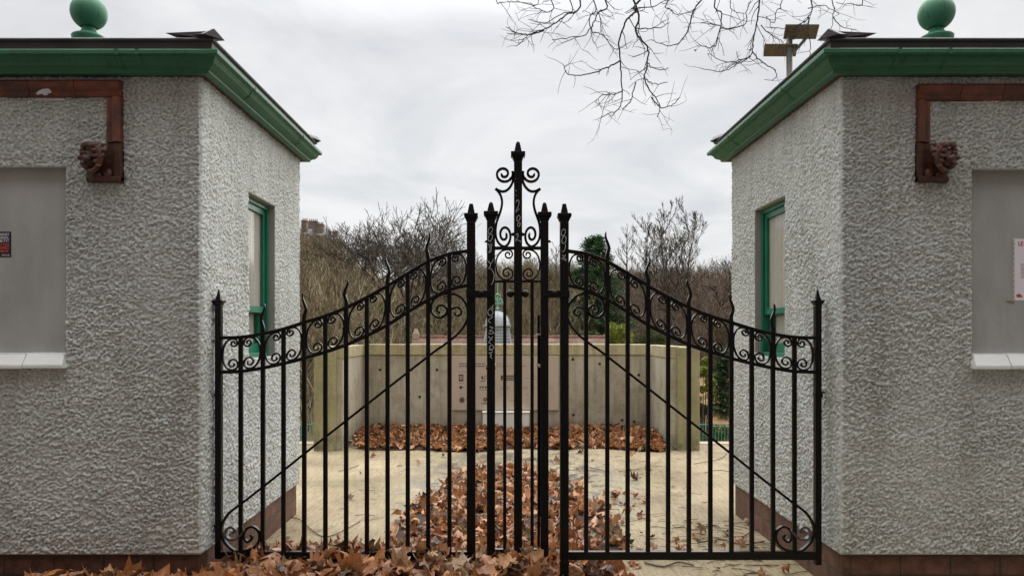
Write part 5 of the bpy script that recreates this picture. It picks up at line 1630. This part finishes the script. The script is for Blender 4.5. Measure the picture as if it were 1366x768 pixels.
Vv, Fc = LV[3]; o = raw('dead_leaf', Vv*.055+np.array(lp_), Fc, M['twig'], ot)

# ================================================================== LIGHT, SKY, CAMERA
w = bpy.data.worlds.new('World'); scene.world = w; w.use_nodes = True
t = w.node_tree; t.nodes.clear()
out = t.nodes.new('ShaderNodeOutputWorld'); bg = t.nodes.new('ShaderNodeBackground')
sky = t.nodes.new('ShaderNodeTexSky'); sky.sky_type = 'NISHITA'; sky.sun_disc = False
SUN_EL, SUN_ROT = 52, 20
sky.sun_elevation = R(SUN_EL); sky.sun_rotation = R(SUN_ROT)
tc = t.nodes.new('ShaderNodeTexCoord')
sep = N(t, 'ShaderNodeSeparateXYZ'); t.links.new(tc.outputs['Generated'], sep.inputs[0])
zc = math_n(t, 'ADD', math_n(t, 'MAXIMUM', sep.outputs[2], 0.0), .22)
px_ = math_n(t, 'DIVIDE', sep.outputs[0], zc); py_ = math_n(t, 'DIVIDE', sep.outputs[1], zc)
cmb = N(t, 'ShaderNodeCombineXYZ'); t.links.new(px_, cmb.inputs[0]); t.links.new(py_, cmb.inputs[1])
n1 = noise_n(t, cmb.outputs[0], 1.5, 8, .58, .5)
cl = ramp(t, n1, [(.32, (.74,.75,.775)), (.47, (.89,.895,.905)), (.62, (1.03,1.025,1.02))])
# overcast luminance rises towards the zenith
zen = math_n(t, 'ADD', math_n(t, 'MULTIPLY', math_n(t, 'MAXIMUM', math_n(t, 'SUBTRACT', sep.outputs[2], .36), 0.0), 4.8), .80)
bk = math_n(t, 'ADD', math_n(t, 'MULTIPLY', sep.outputs[1], .27), .87)   # sky deliberately dimmed behind the camera to darken the kiosk fronts
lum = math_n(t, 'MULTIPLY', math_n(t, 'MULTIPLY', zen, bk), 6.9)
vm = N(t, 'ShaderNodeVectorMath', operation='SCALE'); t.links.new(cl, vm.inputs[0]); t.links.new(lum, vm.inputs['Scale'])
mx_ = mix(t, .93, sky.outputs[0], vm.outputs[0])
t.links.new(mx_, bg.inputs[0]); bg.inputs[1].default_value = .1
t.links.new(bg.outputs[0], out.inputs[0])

sl = bpy.data.lights.new('sun', 'SUN'); sl.energy = 2.2; sl.angle = R(95); sl.color = (1, .965, .92)
so = bpy.data.objects.new('sun', sl); col.objects.link(so)
dirv = Vector((math.sin(R(SUN_ROT))*math.cos(R(SUN_EL)), math.cos(R(SUN_ROT))*math.cos(R(SUN_EL)), math.sin(R(SUN_EL))))
so.rotation_euler = dirv.to_track_quat('Z', 'Y').to_euler(); so.location = (0, 0, 30)

cd = bpy.data.cameras.new('camera'); cam = bpy.data.objects.new('camera', cd); col.objects.link(cam)
cd.sensor_width = 36; cd.lens = 36*F/1366; cd.shift_x = 9/1366; cd.shift_y = 60/1366
cd.clip_start = .05; cd.clip_end = 2000
cam.location = (0, 0, EYE); cam.rotation_euler = (R(90), 0, 0)
scene.camera = cam
scene.render.engine = 'CYCLES'
scene.view_settings.view_transform = 'Standard'; scene.view_settings.look = 'None'
scene.view_settings.exposure = .52; scene.view_settings.gamma = 1
scene.cycles.max_bounces = 6; scene.cycles.transparent_max_bounces = 8
